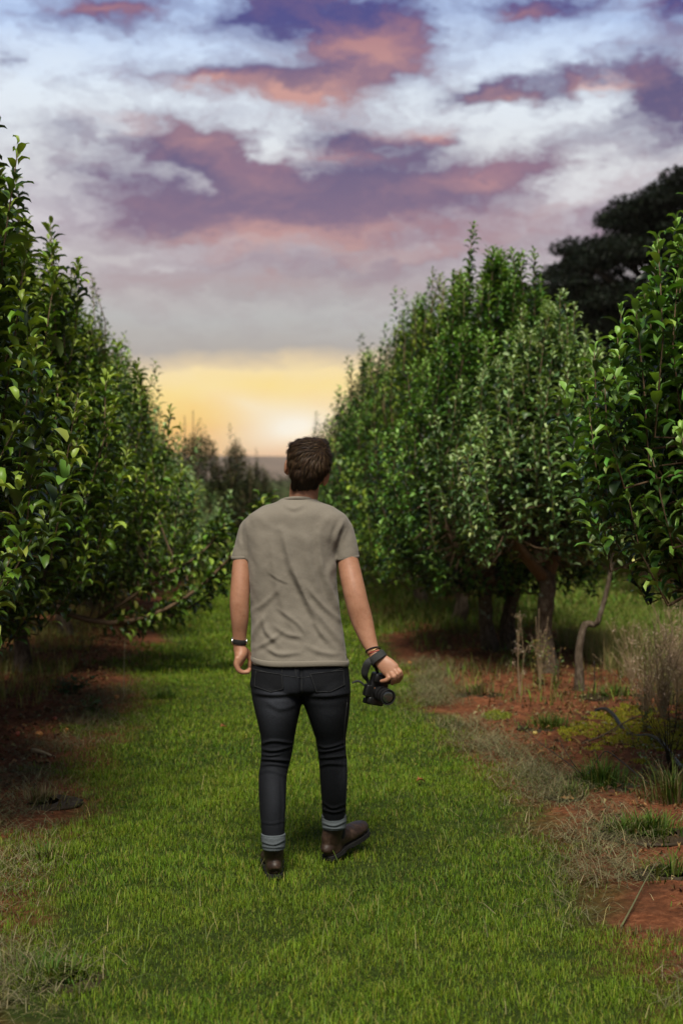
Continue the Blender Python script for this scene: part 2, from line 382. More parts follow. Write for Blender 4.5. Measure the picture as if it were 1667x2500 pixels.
def blades(base, h, w, lean, az, color, mb=None, curl=.6):
    """grass blades, 5 verts."""
    n = len(base); mb = mb or MB()
    d = np.stack([np.cos(az), np.sin(az), 0 * az], -1); s = np.stack([-np.sin(az), np.cos(az), 0 * az], -1)
    up = np.array((0, 0, 1.0))
    m = base + up * (h * .55 * np.cos(lean * .5))[:, None] + d * (h * .55 * np.sin(lean * .5))[:, None]
    t = m + up * (h * .45 * np.cos(lean * (1 + curl)))[:, None] + d * (h * .45 * np.sin(lean * (1 + curl)))[:, None]
    sw = s * (w / 2)[:, None]
    V = np.stack([base - sw, base + sw, m + sw * .8, m - sw * .8, t], 1).reshape(-1, 3)
    o = np.arange(n)[:, None] * 5
    mb.add(V, o + np.array([[0, 1, 2, 3]]), o + np.array([[3, 2, 4]]), np.repeat(color, 5, 0)); return mb
def cols(n, pal, wts=None, jit=.2, r=None):
    r = r or rng; pal = np.array(pal); c = pal[r.choice(len(pal), n, p=wts)]
    return np.clip(c * (1 + jit * r.standard_normal((n, 1))) * (1 + .06 * r.standard_normal((n, 3))), .003, 1)

# ------------------------------------------------------------------ ground
def hills_z(x, y):
    return 0
def build_ground():
    def f(nt, N, L, b):
        tc = N.new('ShaderNodeTexCoord'); sep = N.new('ShaderNodeSeparateXYZ'); L.new(tc.outputs['Object'], sep.inputs[0])
        nb = n_noise(N, L, 1.1, 5, .65, tc.outputs['Object']); nf = n_noise(N, L, 22, 8, .75, tc.outputs['Object']); nc = n_noise(N, L, 5, 5, .6, tc.outputs['Object'])
        def Mt(op, a, b_=None, cl=False):
            n = N.new('ShaderNodeMath'); n.operation = op; n.use_clamp = cl
            for s, v in zip(n.inputs, (a, b_)):
                if v is None: continue
                if isinstance(v, bpy.types.NodeSocket): L.new(v, s)
                else: s.default_value = v
            return n.outputs[0]
        # mown alleys every 4.35 m: centre .22, half width 1.2
        xx = Mt('ADD', sep.outputs[0], Mt('MULTIPLY', Mt('SUBTRACT', nb.outputs['Fac'], .5), 1.0))
        pm = Mt('PINGPONG', Mt('SUBTRACT', xx, .25), 2.175)
        g = Mt('MULTIPLY', Mt('SUBTRACT', 1.16, pm), 4.0, True)
        far = Mt('MULTIPLY', Mt('SUBTRACT', sep.outputs[1], 60.0), .02, True)
        g = Mt('MAXIMUM', g, far)
        soil = n_ramp(N, L, nf.outputs['Fac'], [(.3, (.07, .024, .011)), (.5, (.20, .070, .030)), (.68, (.36, .145, .07))])
        pat = n_ramp(N, L, nc.outputs['Fac'], [(.40, (0, 0, 0)), (.62, (1, 1, 1))])
        soil = n_mix(N, L, pat, soil, n_mix(N, L, .6, soil, (.07, .034, .018)))
        turf = n_ramp(N, L, nf.outputs['Fac'], [(.3, (.02, .03, .006)), (.55, (.045, .07, .012)), (.75, (.10, .10, .03))])
        c = n_mix(N, L, g, soil, turf); L.new(c, b.inputs['Base Color']); pset(b, Roughness=.95, Specular_IOR_Level=.1)
        n_bump(N, L, b, nf.outputs['Fac'], 1.0, .03)
    m = mat('ground', f)
    xs = np.unique(np.concatenate([np.linspace(-6, 8, 281), -6 - np.geomspace(.1, 4000, 40), 8 + np.geomspace(.1, 4000, 40)]))
    ys = np.unique(np.concatenate([np.linspace(2, 20, 361), 2 - np.geomspace(.1, 400, 20), 20 + np.geomspace(.2, 6000, 60)]))
    X, Y = np.meshgrid(xs, ys); Z = ground_z(X, Y)
    V = np.stack([X, Y, Z], -1).reshape(-1, 3); nx = len(xs)
    i = np.arange(len(ys) - 1)[:, None] * nx + np.arange(nx - 1)[None]
    Q = np.stack([i, i + 1, i + nx + 1, i + nx], -1).reshape(-1, 4)
    tag(obj('ground', mesh_np('ground', V, Q), m), kind='structure')
def ground_z(X, Y):
    X = np.asarray(X, float); Y = np.asarray(Y, float)
    pp = np.abs(((X - .25 + 2.175) % 4.35) - 2.175)             # distance from alley centre
    rough = np.clip((pp - 1.1) / .5, 0, 1)
    near = np.clip((40 - Y) / 10, 0, 1)
    V = np.stack([X, Y, X * 0], -1)
    return near * (rough * (.035 + .02 * vnoise(V, 2.3, 1.0) + .012 * vnoise(V, 9.0, 2.0) + .008 * vnoise(V, 23.0, 4.0)) + .006 * vnoise(V, 3.1, 7.0)) - .012
build_ground()

def build_hills():
    m = plain('far_hill', (.12, .085, .06), .95, 0, .01, .35, spec=.1)
    def ridge(y0, h, seed, name):
        xs = np.linspace(-3500, 4500, 200); rows = [(-500, 0), (-250, .45), (0, 1), (400, .7), (900, 0)]
        V = []
        for dy, k in rows:
            z = h * k * (1 + .10 * np.sin(xs / 410 + seed) + .06 * np.sin(xs / 133 + seed * 2)) - .5
            V.append(np.stack([xs, np.full_like(xs, y0 + dy) + 60 * np.sin(xs / 300 + dy), z], -1))
        V = np.array(V); nx = len(xs); i = np.arange(len(rows) - 1)[:, None] * nx + np.arange(nx - 1)[None]
        Q = np.stack([i, i + 1, i + nx + 1, i + nx], -1).reshape(-1, 4)
        tag(obj(name, mesh_np(name, V.reshape(-1, 3), Q), m), kind='structure')
    ridge(2600, 39, 1.0, 'hills')
build_hills()

# ------------------------------------------------------------------ apple trees
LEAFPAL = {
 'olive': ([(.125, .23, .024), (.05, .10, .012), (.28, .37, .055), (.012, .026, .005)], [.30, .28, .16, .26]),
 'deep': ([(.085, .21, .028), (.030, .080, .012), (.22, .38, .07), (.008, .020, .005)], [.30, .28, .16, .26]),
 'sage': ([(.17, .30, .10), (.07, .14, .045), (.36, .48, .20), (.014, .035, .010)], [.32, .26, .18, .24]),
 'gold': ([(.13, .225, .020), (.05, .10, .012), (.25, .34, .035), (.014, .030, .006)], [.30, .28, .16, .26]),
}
def crown_r(t, R, top=.26):
    t = np.clip(t, 0, 1)
    low = .62 + .38 * np.clip(t / .22, 0, 1) ** .7
    hi = 1 - (1 - top) * np.clip((t - .25) / .75, 0, 1) ** 1.6
    return R * np.minimum(low, hi)
def tree_meshes(seed, H, R, h0, th, nsh, leaf, lod, pal, trunk_r=.065, fillers=1.0, stems=1, Ry=None, sparse_low=0, dens=1.0, topw=.26, spikes=60, lean=(0, 0), extra_limbs=()):
    r = np.random.default_rng(seed); Ry = Ry or R
    lump = r.uniform(0, 6.28, 6)
    def env(az, t):
        return crown_r(t, 1.0, topw) * (1 + .12 * np.sin(2 * az + lump[0] + 2 * t) + .11 * np.sin(4 * az + lump[1] - 2 * t) + .11 * np.sin(7 * az + lump[2] + 3 * t))
    # trunk and limbs
    tk = MB(); lb = MB(); limbs = []
    heads = []
    for s_ in range(stems):
        ox = (s_ - (stems - 1) / 2) * .2
        a0 = r.uniform(0, 6.28); hd = np.array((ox + lean[0] * th + .05 * math.cos(a0), lean[1] * th + .05 * math.sin(a0), th)); 
        pts = [(ox * .9, 0, -.06), (ox * .9 + .01, 0, .05), (ox + .02 * math.sin(a0), .02, th * .4), tuple(hd * (1, 1, .8)), tuple(hd)]
        k = .8 if stems > 1 else 1
        V, Q, T_ = tube(pts, np.array([1.6, 1.25, .95, .92, .85]) * trunk_r * k, n=18, sub=5)
        V = V + .10 * trunk_r * np.stack([vnoise(V, 22, seed), vnoise(V, 22, seed + 5), 0 * V[:, 0]], -1) * 1.2
        tk.add(V, Q, T_); heads.append(hd)
    nl = 7
    for i in range(nl):
        hd = heads[i % stems]; a = i * 2 * math.pi / nl + r.uniform(-.4, .4); tt = r.uniform(.25, .75) if i else .8
        rad = env(a, tt) * .55; z = h0 + (H - h0) * tt
        e = np.array((math.cos(a) * rad * R, math.sin(a) * rad * Ry, z))
        st = hd - np.array((0, 0, r.uniform(0, .12)))
        q = [st, st * .45 + e * .55 * np.array((1.1, 1.1, .75)), e * np.array((1, 1, .82)) + 0 * st, e]
        rr = np.array([.62, .42, .28, .12]) * trunk_r
        lb.add(*tube(q, rr, n=8, sub=4)); limbs.append(catmull(q, 6))
    q = [heads[0], heads[0] + (0.04, .02, .5), (0, 0, h0 + (H - h0) * .6), (0.03, 0, H * .95)]
    lb.add(*tube(q, np.array([.7, .5, .3, .08]) * trunk_r, n=8, sub=4)); limbs.append(catmull(q, 6))
    for (q, rr) in extra_limbs:
        lb.add(*tube(q, rr, n=8, sub=4)); limbs.append(catmull(q, 8))
    LP = np.concatenate(limbs)
    # shoots
    t = r.beta(1.15, 1.25, nsh); az = r.uniform(0, 2 * math.pi, nsh); rho = np.where(r.random(nsh) < .80, r.uniform(.70, 1.10, nsh), r.uniform(.2, .75, nsh))
    if sparse_low: t = np.where((t < .3) & (r.random(nsh) < sparse_low), r.uniform(.3, .95, nsh), t)
    L_ = r.uniform(.45, .95, nsh) * (.8 + .5 * t)
    e = env(az, t) * rho
    tip = np.stack([np.cos(az) * e * R, np.sin(az) * e * Ry, h0 + (H - h0) * t + r.uniform(0, .12, nsh)], -1)
    for i in range(spikes):
        a = r.uniform(0, 6.28); rr_ = r.uniform(0, .95) if i > spikes // 3 else r.uniform(0, .4); tt = r.uniform(.55, 1.0) if i > spikes // 3 else 1.0
        q_ = crown_r(tt, 1, topw) * rr_; az[i] = a; tip[i] = (math.cos(a) * q_ * R, math.sin(a) * q_ * Ry, h0 + (H - h0) * tt * (1.02 + .12 * r.random() + (.10 if rr_ > .6 else 0))); t[i] = 1; L_[i] = r.uniform(.6, 1.0)
    out = np.stack([np.cos(az), np.sin(az), 0 * az], -1)
    k = np.clip(.55 - .8 * t, .03, 1.0) * r.uniform(.2, 1.2, nsh)
    d = nrm(out * k[:, None] + np.array((0, 0, 1.0)) * np.clip(.35 + 1.8 * t, 0, 1)[:, None] + .09 * r.standard_normal((nsh, 3)))
    base = tip - d * L_[:, None]; base[:, 2] = np.maximum(base[:, 2], h0 * .75)
    # stems + leaves
    B = []; Dd = []; U = []; S = []; Cc = []
    pc, pw = LEAFPAL[pal]
    newc = np.array(pc)[2] * 1.25
    for i in range(nsh):
        b, tp = base[i], tip[i]; bow = out[i] * .06 * L_[i] * r.uniform(-1, 1.5); md = (b + tp) / 2 + bow
        j = np.argmin(((LP - b) ** 2).sum(1)); c0 = LP[j]
        if lod == 0 or i % 3 == 0:
            if np.linalg.norm(c0 - b) < .9: lb.add(*tube([c0, (c0 + b) / 2 - (0, 0, .03), b, md, tp], np.array([.007, .006, .005, .004, .0018]) * (1 if lod == 0 else 1.5), n=4 if lod else 5, sub=1))
        n = max(5, int(L_[i] * dens / (.024 if lod == 0 else .034))); u = (np.arange(n) + r.random()) / n
        p = (1 - u)[:, None] ** 2 * b + 2 * (u * (1 - u))[:, None] * md + (u ** 2)[:, None] * tp
        ph = i + np.arange(n) * 2.4 + r.normal(0, .25, n)
        dd = d[i]; x = nrm(np.cross(dd, (0.3, .2, 1.0) if abs(dd[2]) < .9 else (1, 0, 0))); y = np.cross(dd, x)
        rad = np.cos(ph)[:, None] * x + np.sin(ph)[:, None] * y
        ang = np.radians(r.normal(56, 10, n)) * (1 - .6 * np.clip((u - .8) / .2, 0, 1))
        ld = dd * np.cos(ang)[:, None] + rad * np.sin(ang)[:, None]
        B.append(p + rad * .012); Dd.append(ld); U.append(np.tile(dd * .8 + (0, 0, .6), (n, 1)) + r.normal(0, .09, (n, 3)))
        S.append(leaf * r.uniform(.75, 1.15, n) * (1 - .45 * np.clip((u - .82) / .18, 0, 1))); 
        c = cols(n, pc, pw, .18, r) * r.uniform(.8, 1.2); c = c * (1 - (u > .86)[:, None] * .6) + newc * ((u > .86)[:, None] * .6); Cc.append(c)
    nfil = int(nsh * 9 * fillers); t2 = r.beta(1.1, 1.3, nfil); a2 = r.uniform(0, 6.28, nfil); rh = np.sqrt(r.uniform(.1, 1.0, nfil)); e2 = env(a2, t2) * rh * .97
    p = np.stack([np.cos(a2) * e2 * R, np.sin(a2) * e2 * Ry, h0 - .05 + (H - h0) * .96 * t2], -1)
    dv = np.stack([np.cos(a2), np.sin(a2), 0 * a2], -1) * .7 + r.normal(0, .6, (nfil, 3)); dv[:, 2] -= .15
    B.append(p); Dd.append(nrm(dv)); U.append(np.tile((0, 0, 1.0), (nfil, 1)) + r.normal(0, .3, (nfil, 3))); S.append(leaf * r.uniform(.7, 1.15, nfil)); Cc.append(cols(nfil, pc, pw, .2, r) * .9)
    for (q, rr) in extra_limbs:                                # leafy shoots along a drawn-out low limb
        c = catmull(q, 14); n = 260; uu = r.uniform(.25, 1, n) * (len(c) - 1); ii = np.minimum(uu.astype(int), len(c) - 2)
        p0 = c[ii] + (c[ii + 1] - c[ii]) * (uu - ii)[:, None]; dirn = nrm(c[ii + 1] - c[ii]); rad = nrm(r.standard_normal((n, 3)))
        spread = .10 * r.random(n)[:, None]
        B.append(p0 + rad * spread); Dd.append(nrm(dirn * .7 + rad)); U.append(np.tile((0, 0, 1.0), (n, 1)) + r.normal(0, .25, (n, 3))); S.append(leaf * r.uniform(.7, 1.1, n)); Cc.append(cols(n, pc, pw, .2, r))
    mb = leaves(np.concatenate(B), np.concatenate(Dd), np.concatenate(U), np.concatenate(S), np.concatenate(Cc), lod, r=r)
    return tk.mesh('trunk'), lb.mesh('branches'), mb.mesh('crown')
def place_tree(ms, loc, rz, label, group, sc=(1, 1, 1), name='apple_tree', leafm=None):
    o = empty(name, (loc[0], loc[1], float(ground_z(loc[0], loc[1]))), label, 'apple tree', group); o.rotation_euler = (0, 0, rz); o.scale = sc
    for nm, me, mt in (('trunk', ms[0], M_bark), ('branches', ms[1], M_twig), ('crown', ms[2], leafm or M_leaf)):
        obj(nm, me, mt, o)
    return o
GL, GR, GB = 'apple trees in the left row', 'apple trees in the right row', 'apple trees in the next row over on the right'
# left row, near to far
place_tree(tree_meshes(1, 4.45, 1.28, 1.05, .8, 540, .114, 0, 'olive', fillers=.3, dens=1.15), (-2.05, 6.7, 0), .3, 'tall apple tree cut by the left edge, its big curled leaves nearest the camera', GL)
place_tree(tree_meshes(2, 3.75, 1.15, .7, .65, 500, .110, 0, 'olive', fillers=.3, dens=1.2), (-1.98, 9.3, 0), 1.1, 'tall apple tree second from the camera on the left, two leafy spires at its top', GL)
low = [(np.array([(0, 0, .62), (.75, -.1, .42), (1.35, -.2, .62), (1.85, -.3, 1.10), (2.02, -.32, 1.42)]), [.03, .022, .016, .01, .004]),
       (np.array([(0, 0, .6), (.7, .1, .40), (1.2, .05, .45), (1.6, -.05, .68), (1.75, -.1, .95)]), [.03, .02, .014, .009, .004]),
       (np.array([(.6, 0, .42), (1.1, -.15, .75), (1.5, -.2, 1.0), (1.7, -.2, 1.25)]), [.02, .014, .009, .004])]
place_tree(tree_meshes(3, 3.25, 1.12, .72, .6, 420, .104, 0, 'olive', fillers=.45, dens=1.25, extra_limbs=low), (-1.87, 12.0, 0), 0.0, 'apple tree on the left whose low limb reaches out over the path toward the man', GL)
LEAFPAL['backlit'] = ([(.06, .10, .016), (.03, .055, .010), (.13, .17, .03), (.012, .02, .006)], [.3, .3, .12, .28])  # leaf colours darkened to paint in the backlighting of the far right row
mA = tree_meshes(4, 3.3, 1.25, .48, .6, 330, .100, 1, 'gold', fillers=.6, spikes=110, dens=1.5)
mB = tree_meshes(5, 3.1, 1.2, .5, .6, 400, .108, 1, 'sage', fillers=1.0)
mD = tree_meshes(7, 3.05, 1.22, .45, .6, 360, .104, 1, 'backlit', topw=.62, fillers=.6, spikes=110, dens=1.5)
mC = tree_meshes(6, 3.25, 1.30, .45, .6, 340, .100, 1, 'deep', topw=.42, fillers=.6, spikes=110, dens=1.5)
place_tree(mA, (-1.85, 14.7, 0), .5, 'yellowish apple tree behind the low-limbed one in the left row', GL)
place_tree(mB, (-1.85, 17.3, 0), 2.2, 'pale grey-green apple tree in the left row, partly behind the yellowish one', GL)
place_tree(mA, (-1.9, 19.9, 0), 4.0, 'blurred apple tree in the left row with dark leaves against the yellow sky', GL, (.95, .95, .93))
place_tree(mB, (-1.8, 22.5, 0), 1.0, 'soft sage apple tree far down the left row', GL, (1, 1, .80))
place_tree(mB, (-1.8, 25.1, 0), 3.0, 'hazy low apple tree next to last in the left row', GL, (1, 1, .74))
place_tree(mB, (-1.75, 27.8, 0), 5.0, 'farthest low pale apple tree ending the left row', GL, (1, 1, .68))
# right row
place_tree(tree_meshes(11, 3.5, 1.38, 1.3, 1.0, 700, .116, 0, 'deep', fillers=.35, dens=1.15), (3.02, 6.8, 0), 2.0, 'dark green apple tree cut by the right edge, with the largest leaves on that side', GR)
place_tree(tree_meshes(12, 2.85, .95, 1.2, .85, 290, .092, 0, 'sage', trunk_r=.075, sparse_low=.4, spikes=60, dens=1.5, fillers=.4), (2.5, 11.7, 0), .4, 'apple tree with lichen spotted forked trunk and bare lower limbs on red soil', GR)
place_tree(tree_meshes(13, 3.4, 1.28, .68, .7, 430, .094, 0, 'deep', trunk_r=.085, stems=2, spikes=110, dens=1.5, fillers=.4), (2.36, 13.2, 0), .1, 'apple tree with two dark stems side by side and a tall leafy spire', GR)
place_tree(mA, (2.38, 15.7, 0), 2.9, 'olive green apple tree just beyond the two-stemmed one', GR, (1.15, 1.1, 1.07))
place_tree(mC, (2.25, 18.2, 0), .8, 'deep green apple tree midway down the right row', GR, (1.18, 1.1, 1.10))
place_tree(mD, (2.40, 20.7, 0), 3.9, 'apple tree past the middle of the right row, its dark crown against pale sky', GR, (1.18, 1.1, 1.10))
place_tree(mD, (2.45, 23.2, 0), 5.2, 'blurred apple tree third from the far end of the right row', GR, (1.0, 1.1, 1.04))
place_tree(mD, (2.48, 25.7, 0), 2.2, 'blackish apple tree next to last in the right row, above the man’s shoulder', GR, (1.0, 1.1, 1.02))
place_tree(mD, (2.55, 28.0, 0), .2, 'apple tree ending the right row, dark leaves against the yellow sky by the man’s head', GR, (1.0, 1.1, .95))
# next row over
for i, (x, y, s, lb) in enumerate([(7.0, 13.6, 1.0, 'apple tree seen under the right edge crown, across the second grass alley'), (6.5, 16.6, .95, 'apple tree across the second alley with its dark trunk near the right edge'),
                        (6.5, 19.6, 1.0, 'apple tree across the second alley, low skirt of leaves between the near trunks'), (6.5, 22.6, 1.0, 'far apple tree across the second alley behind the forked trunk'),
                        (6.4, 25.6, 1.0, 'farther apple tree across the second alley glimpsed past the two dark stems'), (6.4, 28.6, 1.0, 'last apple tree glimpsed across the second alley under the right row')]):
    place_tree((mC, mB, mA)[i % 3], (x, y, 0), i * 1.7, lb, GB, (1.1, 1.1, s))
for i, (x, y, lb) in enumerate([(-6.2, 14.5, 'apple tree behind the left row, glimpsed low between the trunks'), (-6.2, 18.0, 'farther apple tree behind the left row, glimpsed low between the trunks'), (-6.2, 22.0, 'farthest apple tree behind the left row, past the near trunks')]):
    place_tree((mC, mB, mA)[i % 3], (x, y, 0), i * 1.3, lb, 'apple trees behind the left row', (1.1, 1.1, .95))
# young trees past the end of the rows
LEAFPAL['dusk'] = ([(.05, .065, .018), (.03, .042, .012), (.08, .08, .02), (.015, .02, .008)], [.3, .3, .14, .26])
mY = tree_meshes(21, 2.6, .48, .5, .5, 120, .10, 1, 'dusk', trunk_r=.03, fillers=1.2, spikes=5)
mY2 = tree_meshes(22, 2.5, .62, .4, .4, 150, .10, 1, 'dusk', trunk_r=.03, fillers=1.2, spikes=5)
def at_px(px, d): p = P(px, HOR, d); return (p[0], p[1], 0)
GY = 'young trees past the end of the rows'
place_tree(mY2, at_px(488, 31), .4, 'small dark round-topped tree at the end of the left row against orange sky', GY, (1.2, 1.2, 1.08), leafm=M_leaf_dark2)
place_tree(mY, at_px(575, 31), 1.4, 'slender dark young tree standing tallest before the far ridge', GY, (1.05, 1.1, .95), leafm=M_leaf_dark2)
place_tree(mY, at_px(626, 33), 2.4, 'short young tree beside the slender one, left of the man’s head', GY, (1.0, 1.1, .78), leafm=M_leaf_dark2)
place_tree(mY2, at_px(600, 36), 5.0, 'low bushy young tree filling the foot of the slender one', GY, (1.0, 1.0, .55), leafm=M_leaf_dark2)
# bare poles at the end of the left row
for i, (px, tp, lb) in enumerate([(452, 1015, 'thin bare pole rising left of its pair over the far end of the left row'), (472, 1002, 'thin bare pole, the taller of the two over the far end of the left row')]):
    a = at_px(px, 34); top = P(px + 1, tp, 34)[2]
    mb = MB().add(*tube([(a[0], a[1], -.1), (a[0], a[1], top * .5), (a[0], a[1], top)], [.016, .014, .010], n=8, sub=1)); 
    tag(obj('pole', mb.mesh('pole', a), M_twig, origin=a), lb, 'pole', 'bare poles at the far end of the left row')

# ------------------------------------------------------------------ big dark tree, upper right, and far belt
def big_tree():
    r = np.random.default_rng(77); base = np.array(at_px(1800, 46)); 
    o = empty('dark_tree', base, 'huge black-green spreading tree rising behind the right row of apple trees', 'tree')
    tk = MB(); tk.add(*tube([(0, 0, -.2), (.1, 0, 2), (-.1, 0, 4.5)], [.5, .4, .34], n=14, sub=4))
    clumps = []
    # layered flat clumps following the sloping silhouette
    sil = [(1225, 735, 45), (1262, 715, 55), (1290, 705, 60), (1330, 690, 60), (1370, 640, 45), (1400, 600, 55), (1440, 590, 55), (1480, 530, 45), (1520, 500, 55), (1560, 480, 55), (1560, 520, 70), (1610, 470, 60), (1640, 440, 30), (1665, 425, 28), (1690, 450, 70), (1740, 420, 80), (1800, 400, 90), (1870, 420, 90), (1950, 460, 90), (2030, 520, 80), (2100, 600, 80), (2170, 690, 70),
           (1350, 720, 70), (1420, 680, 80), (1480, 620, 80), (1540, 580, 90), (1600, 540, 90), (1680, 520, 100), (1780, 500, 120), (1880, 520, 120), (1980, 600, 120),
           (1330, 780, 70), (1400, 760, 90), (1480, 720, 100), (1560, 680, 110), (1650, 640, 120), (1760, 620, 130), (1880, 640, 130), (2000, 700, 120), (1420, 840, 90), (1500, 820, 110), (1600, 780, 120), (1720, 740, 130), (1840, 760, 130), (1960, 800, 120), (1550, 900, 110), (1660, 880, 120), (1780, 880, 130), (1900, 900, 120)]
    for (px, py, rr) in sil:
        k = 1 - ((px - 1760) / 520) ** 2
        for dz in ((0,) if k < .3 else (-1.0, 0, 1.0)):
            dd = 46 + dz * 3.2 * math.sqrt(max(k, 0)) + r.uniform(-.8, .8)
            c = P(px + r.normal(0, 14), py + rr * .4 + abs(dz) * 30 + r.normal(0, 14), 46) - base; rr = rr * r.uniform(.85, 1.2); c[1] += (dd - 46); clumps.append((c, rr / FPX * 46))
    B = []; Dv = []; S = []
    for c, rad in clumps:
        n = int(820 * (rad / 1.0) ** 1.5); v = nrm(r.standard_normal((n, 3))) * (r.random(n) ** .45)[:, None]; v[:, 2] = np.where(v[:, 2] < 0, v[:, 2] * .35, v[:, 2])
        B.append(c + v * (rad, rad, rad * .36)); Dv.append(nrm(v + r.normal(0, .6, (n, 3)))); S.append(r.uniform(.14, .26, n))
        if rad > .5:
            tk.add(*tube([(0, 0, r.uniform(2.5, 4.4)), c * (.45, .45, .72), c - (0, 0, .1)], [.2, .11, .05], n=6, sub=3))
    B = np.concatenate(B); n = len(B)
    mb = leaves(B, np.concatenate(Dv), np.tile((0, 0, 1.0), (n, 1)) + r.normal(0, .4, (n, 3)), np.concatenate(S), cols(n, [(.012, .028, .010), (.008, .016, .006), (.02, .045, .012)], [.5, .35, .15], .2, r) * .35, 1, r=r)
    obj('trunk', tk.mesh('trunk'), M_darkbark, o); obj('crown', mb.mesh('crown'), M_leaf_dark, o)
big_tree()
def far_belt():
    r = np.random.default_rng(5); B = []; n = 0
    S = []; C_ = []
    for i in range(70):
        y = r.uniform(70, 260); x = r.uniform(-.16, .06) * y * 2.2; h = r.uniform(1.2, 3.2) * (y / 140) ** .5; w = h * r.uniform(.8, 1.8)
        k = 260; v = nrm(r.standard_normal((k, 3))) * (r.random(k) ** .4)[:, None]; B.append(np.array((x, y, h * .45)) + v * (w, w, h * .5)); S.append(np.full(k, .12 * h + .1))
        C_.append(cols(k, [(.045, .05, .02), (.03, .04, .015), (.07, .055, .03)], None, .2, r))
    B = np.concatenate(B); k = len(B)
    mb = leaves(B, nrm(r.standard_normal((k, 3))), np.tile((0, 0, 1.0), (k, 1)) + r.normal(0, .4, (k, 3)), np.concatenate(S), np.concatenate(C_), 1, r=r)
    tag(obj('distant_scrub', mb.mesh('distant_scrub'), M_leaf_dark), kind='stuff')
far_belt()

# ------------------------------------------------------------------ grass
GP = [(.092, .170, .008), (.135, .215, .012), (.036, .084, .005), (.19, .21, .02), (.24, .20, .06)]
def edge(y, side):
    s = 1.0 if side > 0 else 2.0
    return (1.42 if side > 0 else -1.02 + .42 * np.clip((5.5 - y) / 1.1, 0, 1)) + .14 * np.sin(y * 1.7 + s) + .09 * np.sin(y * 4.1 + s * 2) + .05 * np.sin(y * 9.3)
def lawn():
    mb = MB(); r = np.random.default_rng(3)
    for (y0, y1, dens, h, w) in ((3.4, 5.6, 15000, .034, .0022), (5.6, 8.0, 11000, .033, .0027), (8.0, 12.0, 5500, .034, .0038), (12, 20, 2200, .045, .007), (20, 46, 500, .06, .018)):
        n = int((y1 - y0) * 3.4 * dens * 1.25); y = r.uniform(y0, y1, n); x = r.uniform(-1.5, 1.95, n)
        if y0 >= 12: pass
        fz = np.minimum(x - edge(y, -1), edge(y, 1) - x)
        V = np.stack([x, y, 0 * x], -1); pn = vnoise(V, 1.6, 3) * .5 + vnoise(V, 5.0, 9) * .5
        keep = r.random(n) < np.clip(.5 + fz * 4 + pn * .5, 0, 1) * np.clip(.85 + .5 * pn, .45, 1)
        x, y, pn, V, fz = x[keep], y[keep], pn[keep], V[keep], fz[keep]; n = len(x)
        yel = np.clip(.5 + vnoise(V, 2.2, 5) * .9 + .45 * (y < 5) , 0, 1)
        c = cols(n, GP, [.31, .24, .22, .14, .09], .2, r)
        big = vnoise(V, .8, 12); c = c * (1 + .32 * pn[:, None] + .15 * big[:, None]) * np.array((1, 1, 1)) + (yel * .3)[:, None] * (np.array((.14, .155, .010)) - .3 * c)
        dry = np.clip(.5 - fz * 3, 0, .6)[:, None]; isd = (r.random(n)[:, None] < dry); c = np.where(isd, cols(n, [(.14, .13, .05), (.2, .16, .08), (.08, .08, .03)], None, .2, r), c)
        hh = h * r.uniform(.5, 1.35, n) * (1 + .3 * pn); ww = w * r.uniform(.7, 1.4, n)
        tuf = vnoise(V, 11.0, 6); hh = hh * (1 + .5 * tuf); c = c * (1 + .18 * tuf[:, None])
        blades(np.stack([x, y, ground_z(x, y) - .003], -1), hh, ww, np.abs(r.normal(.7, .4, n)), r.uniform(0, 6.28, n), c, mb)
    # a few long pale stems lying in the sward
    n = 420; y = r.uniform(3.8, 9, n); x = r.uniform(-.9, 1.3, n)
    blades(np.stack([x, y, ground_z(x, y) + .015], -1), r.uniform(.06, .13, n), r.uniform(.0015, .003, n), r.uniform(.9, 1.4, n), r.uniform(0, 6.28, n), cols(n, [(.35, .3, .13), (.2, .22, .07), (.13, .2, .03)], None, .2, r), mb, .15)
    tag(obj('lawn_grass', mb.mesh('lawn_grass'), M_grass), 'short green mown grass covering the alley the man walks along', 'grass', kind='stuff')
lawn()
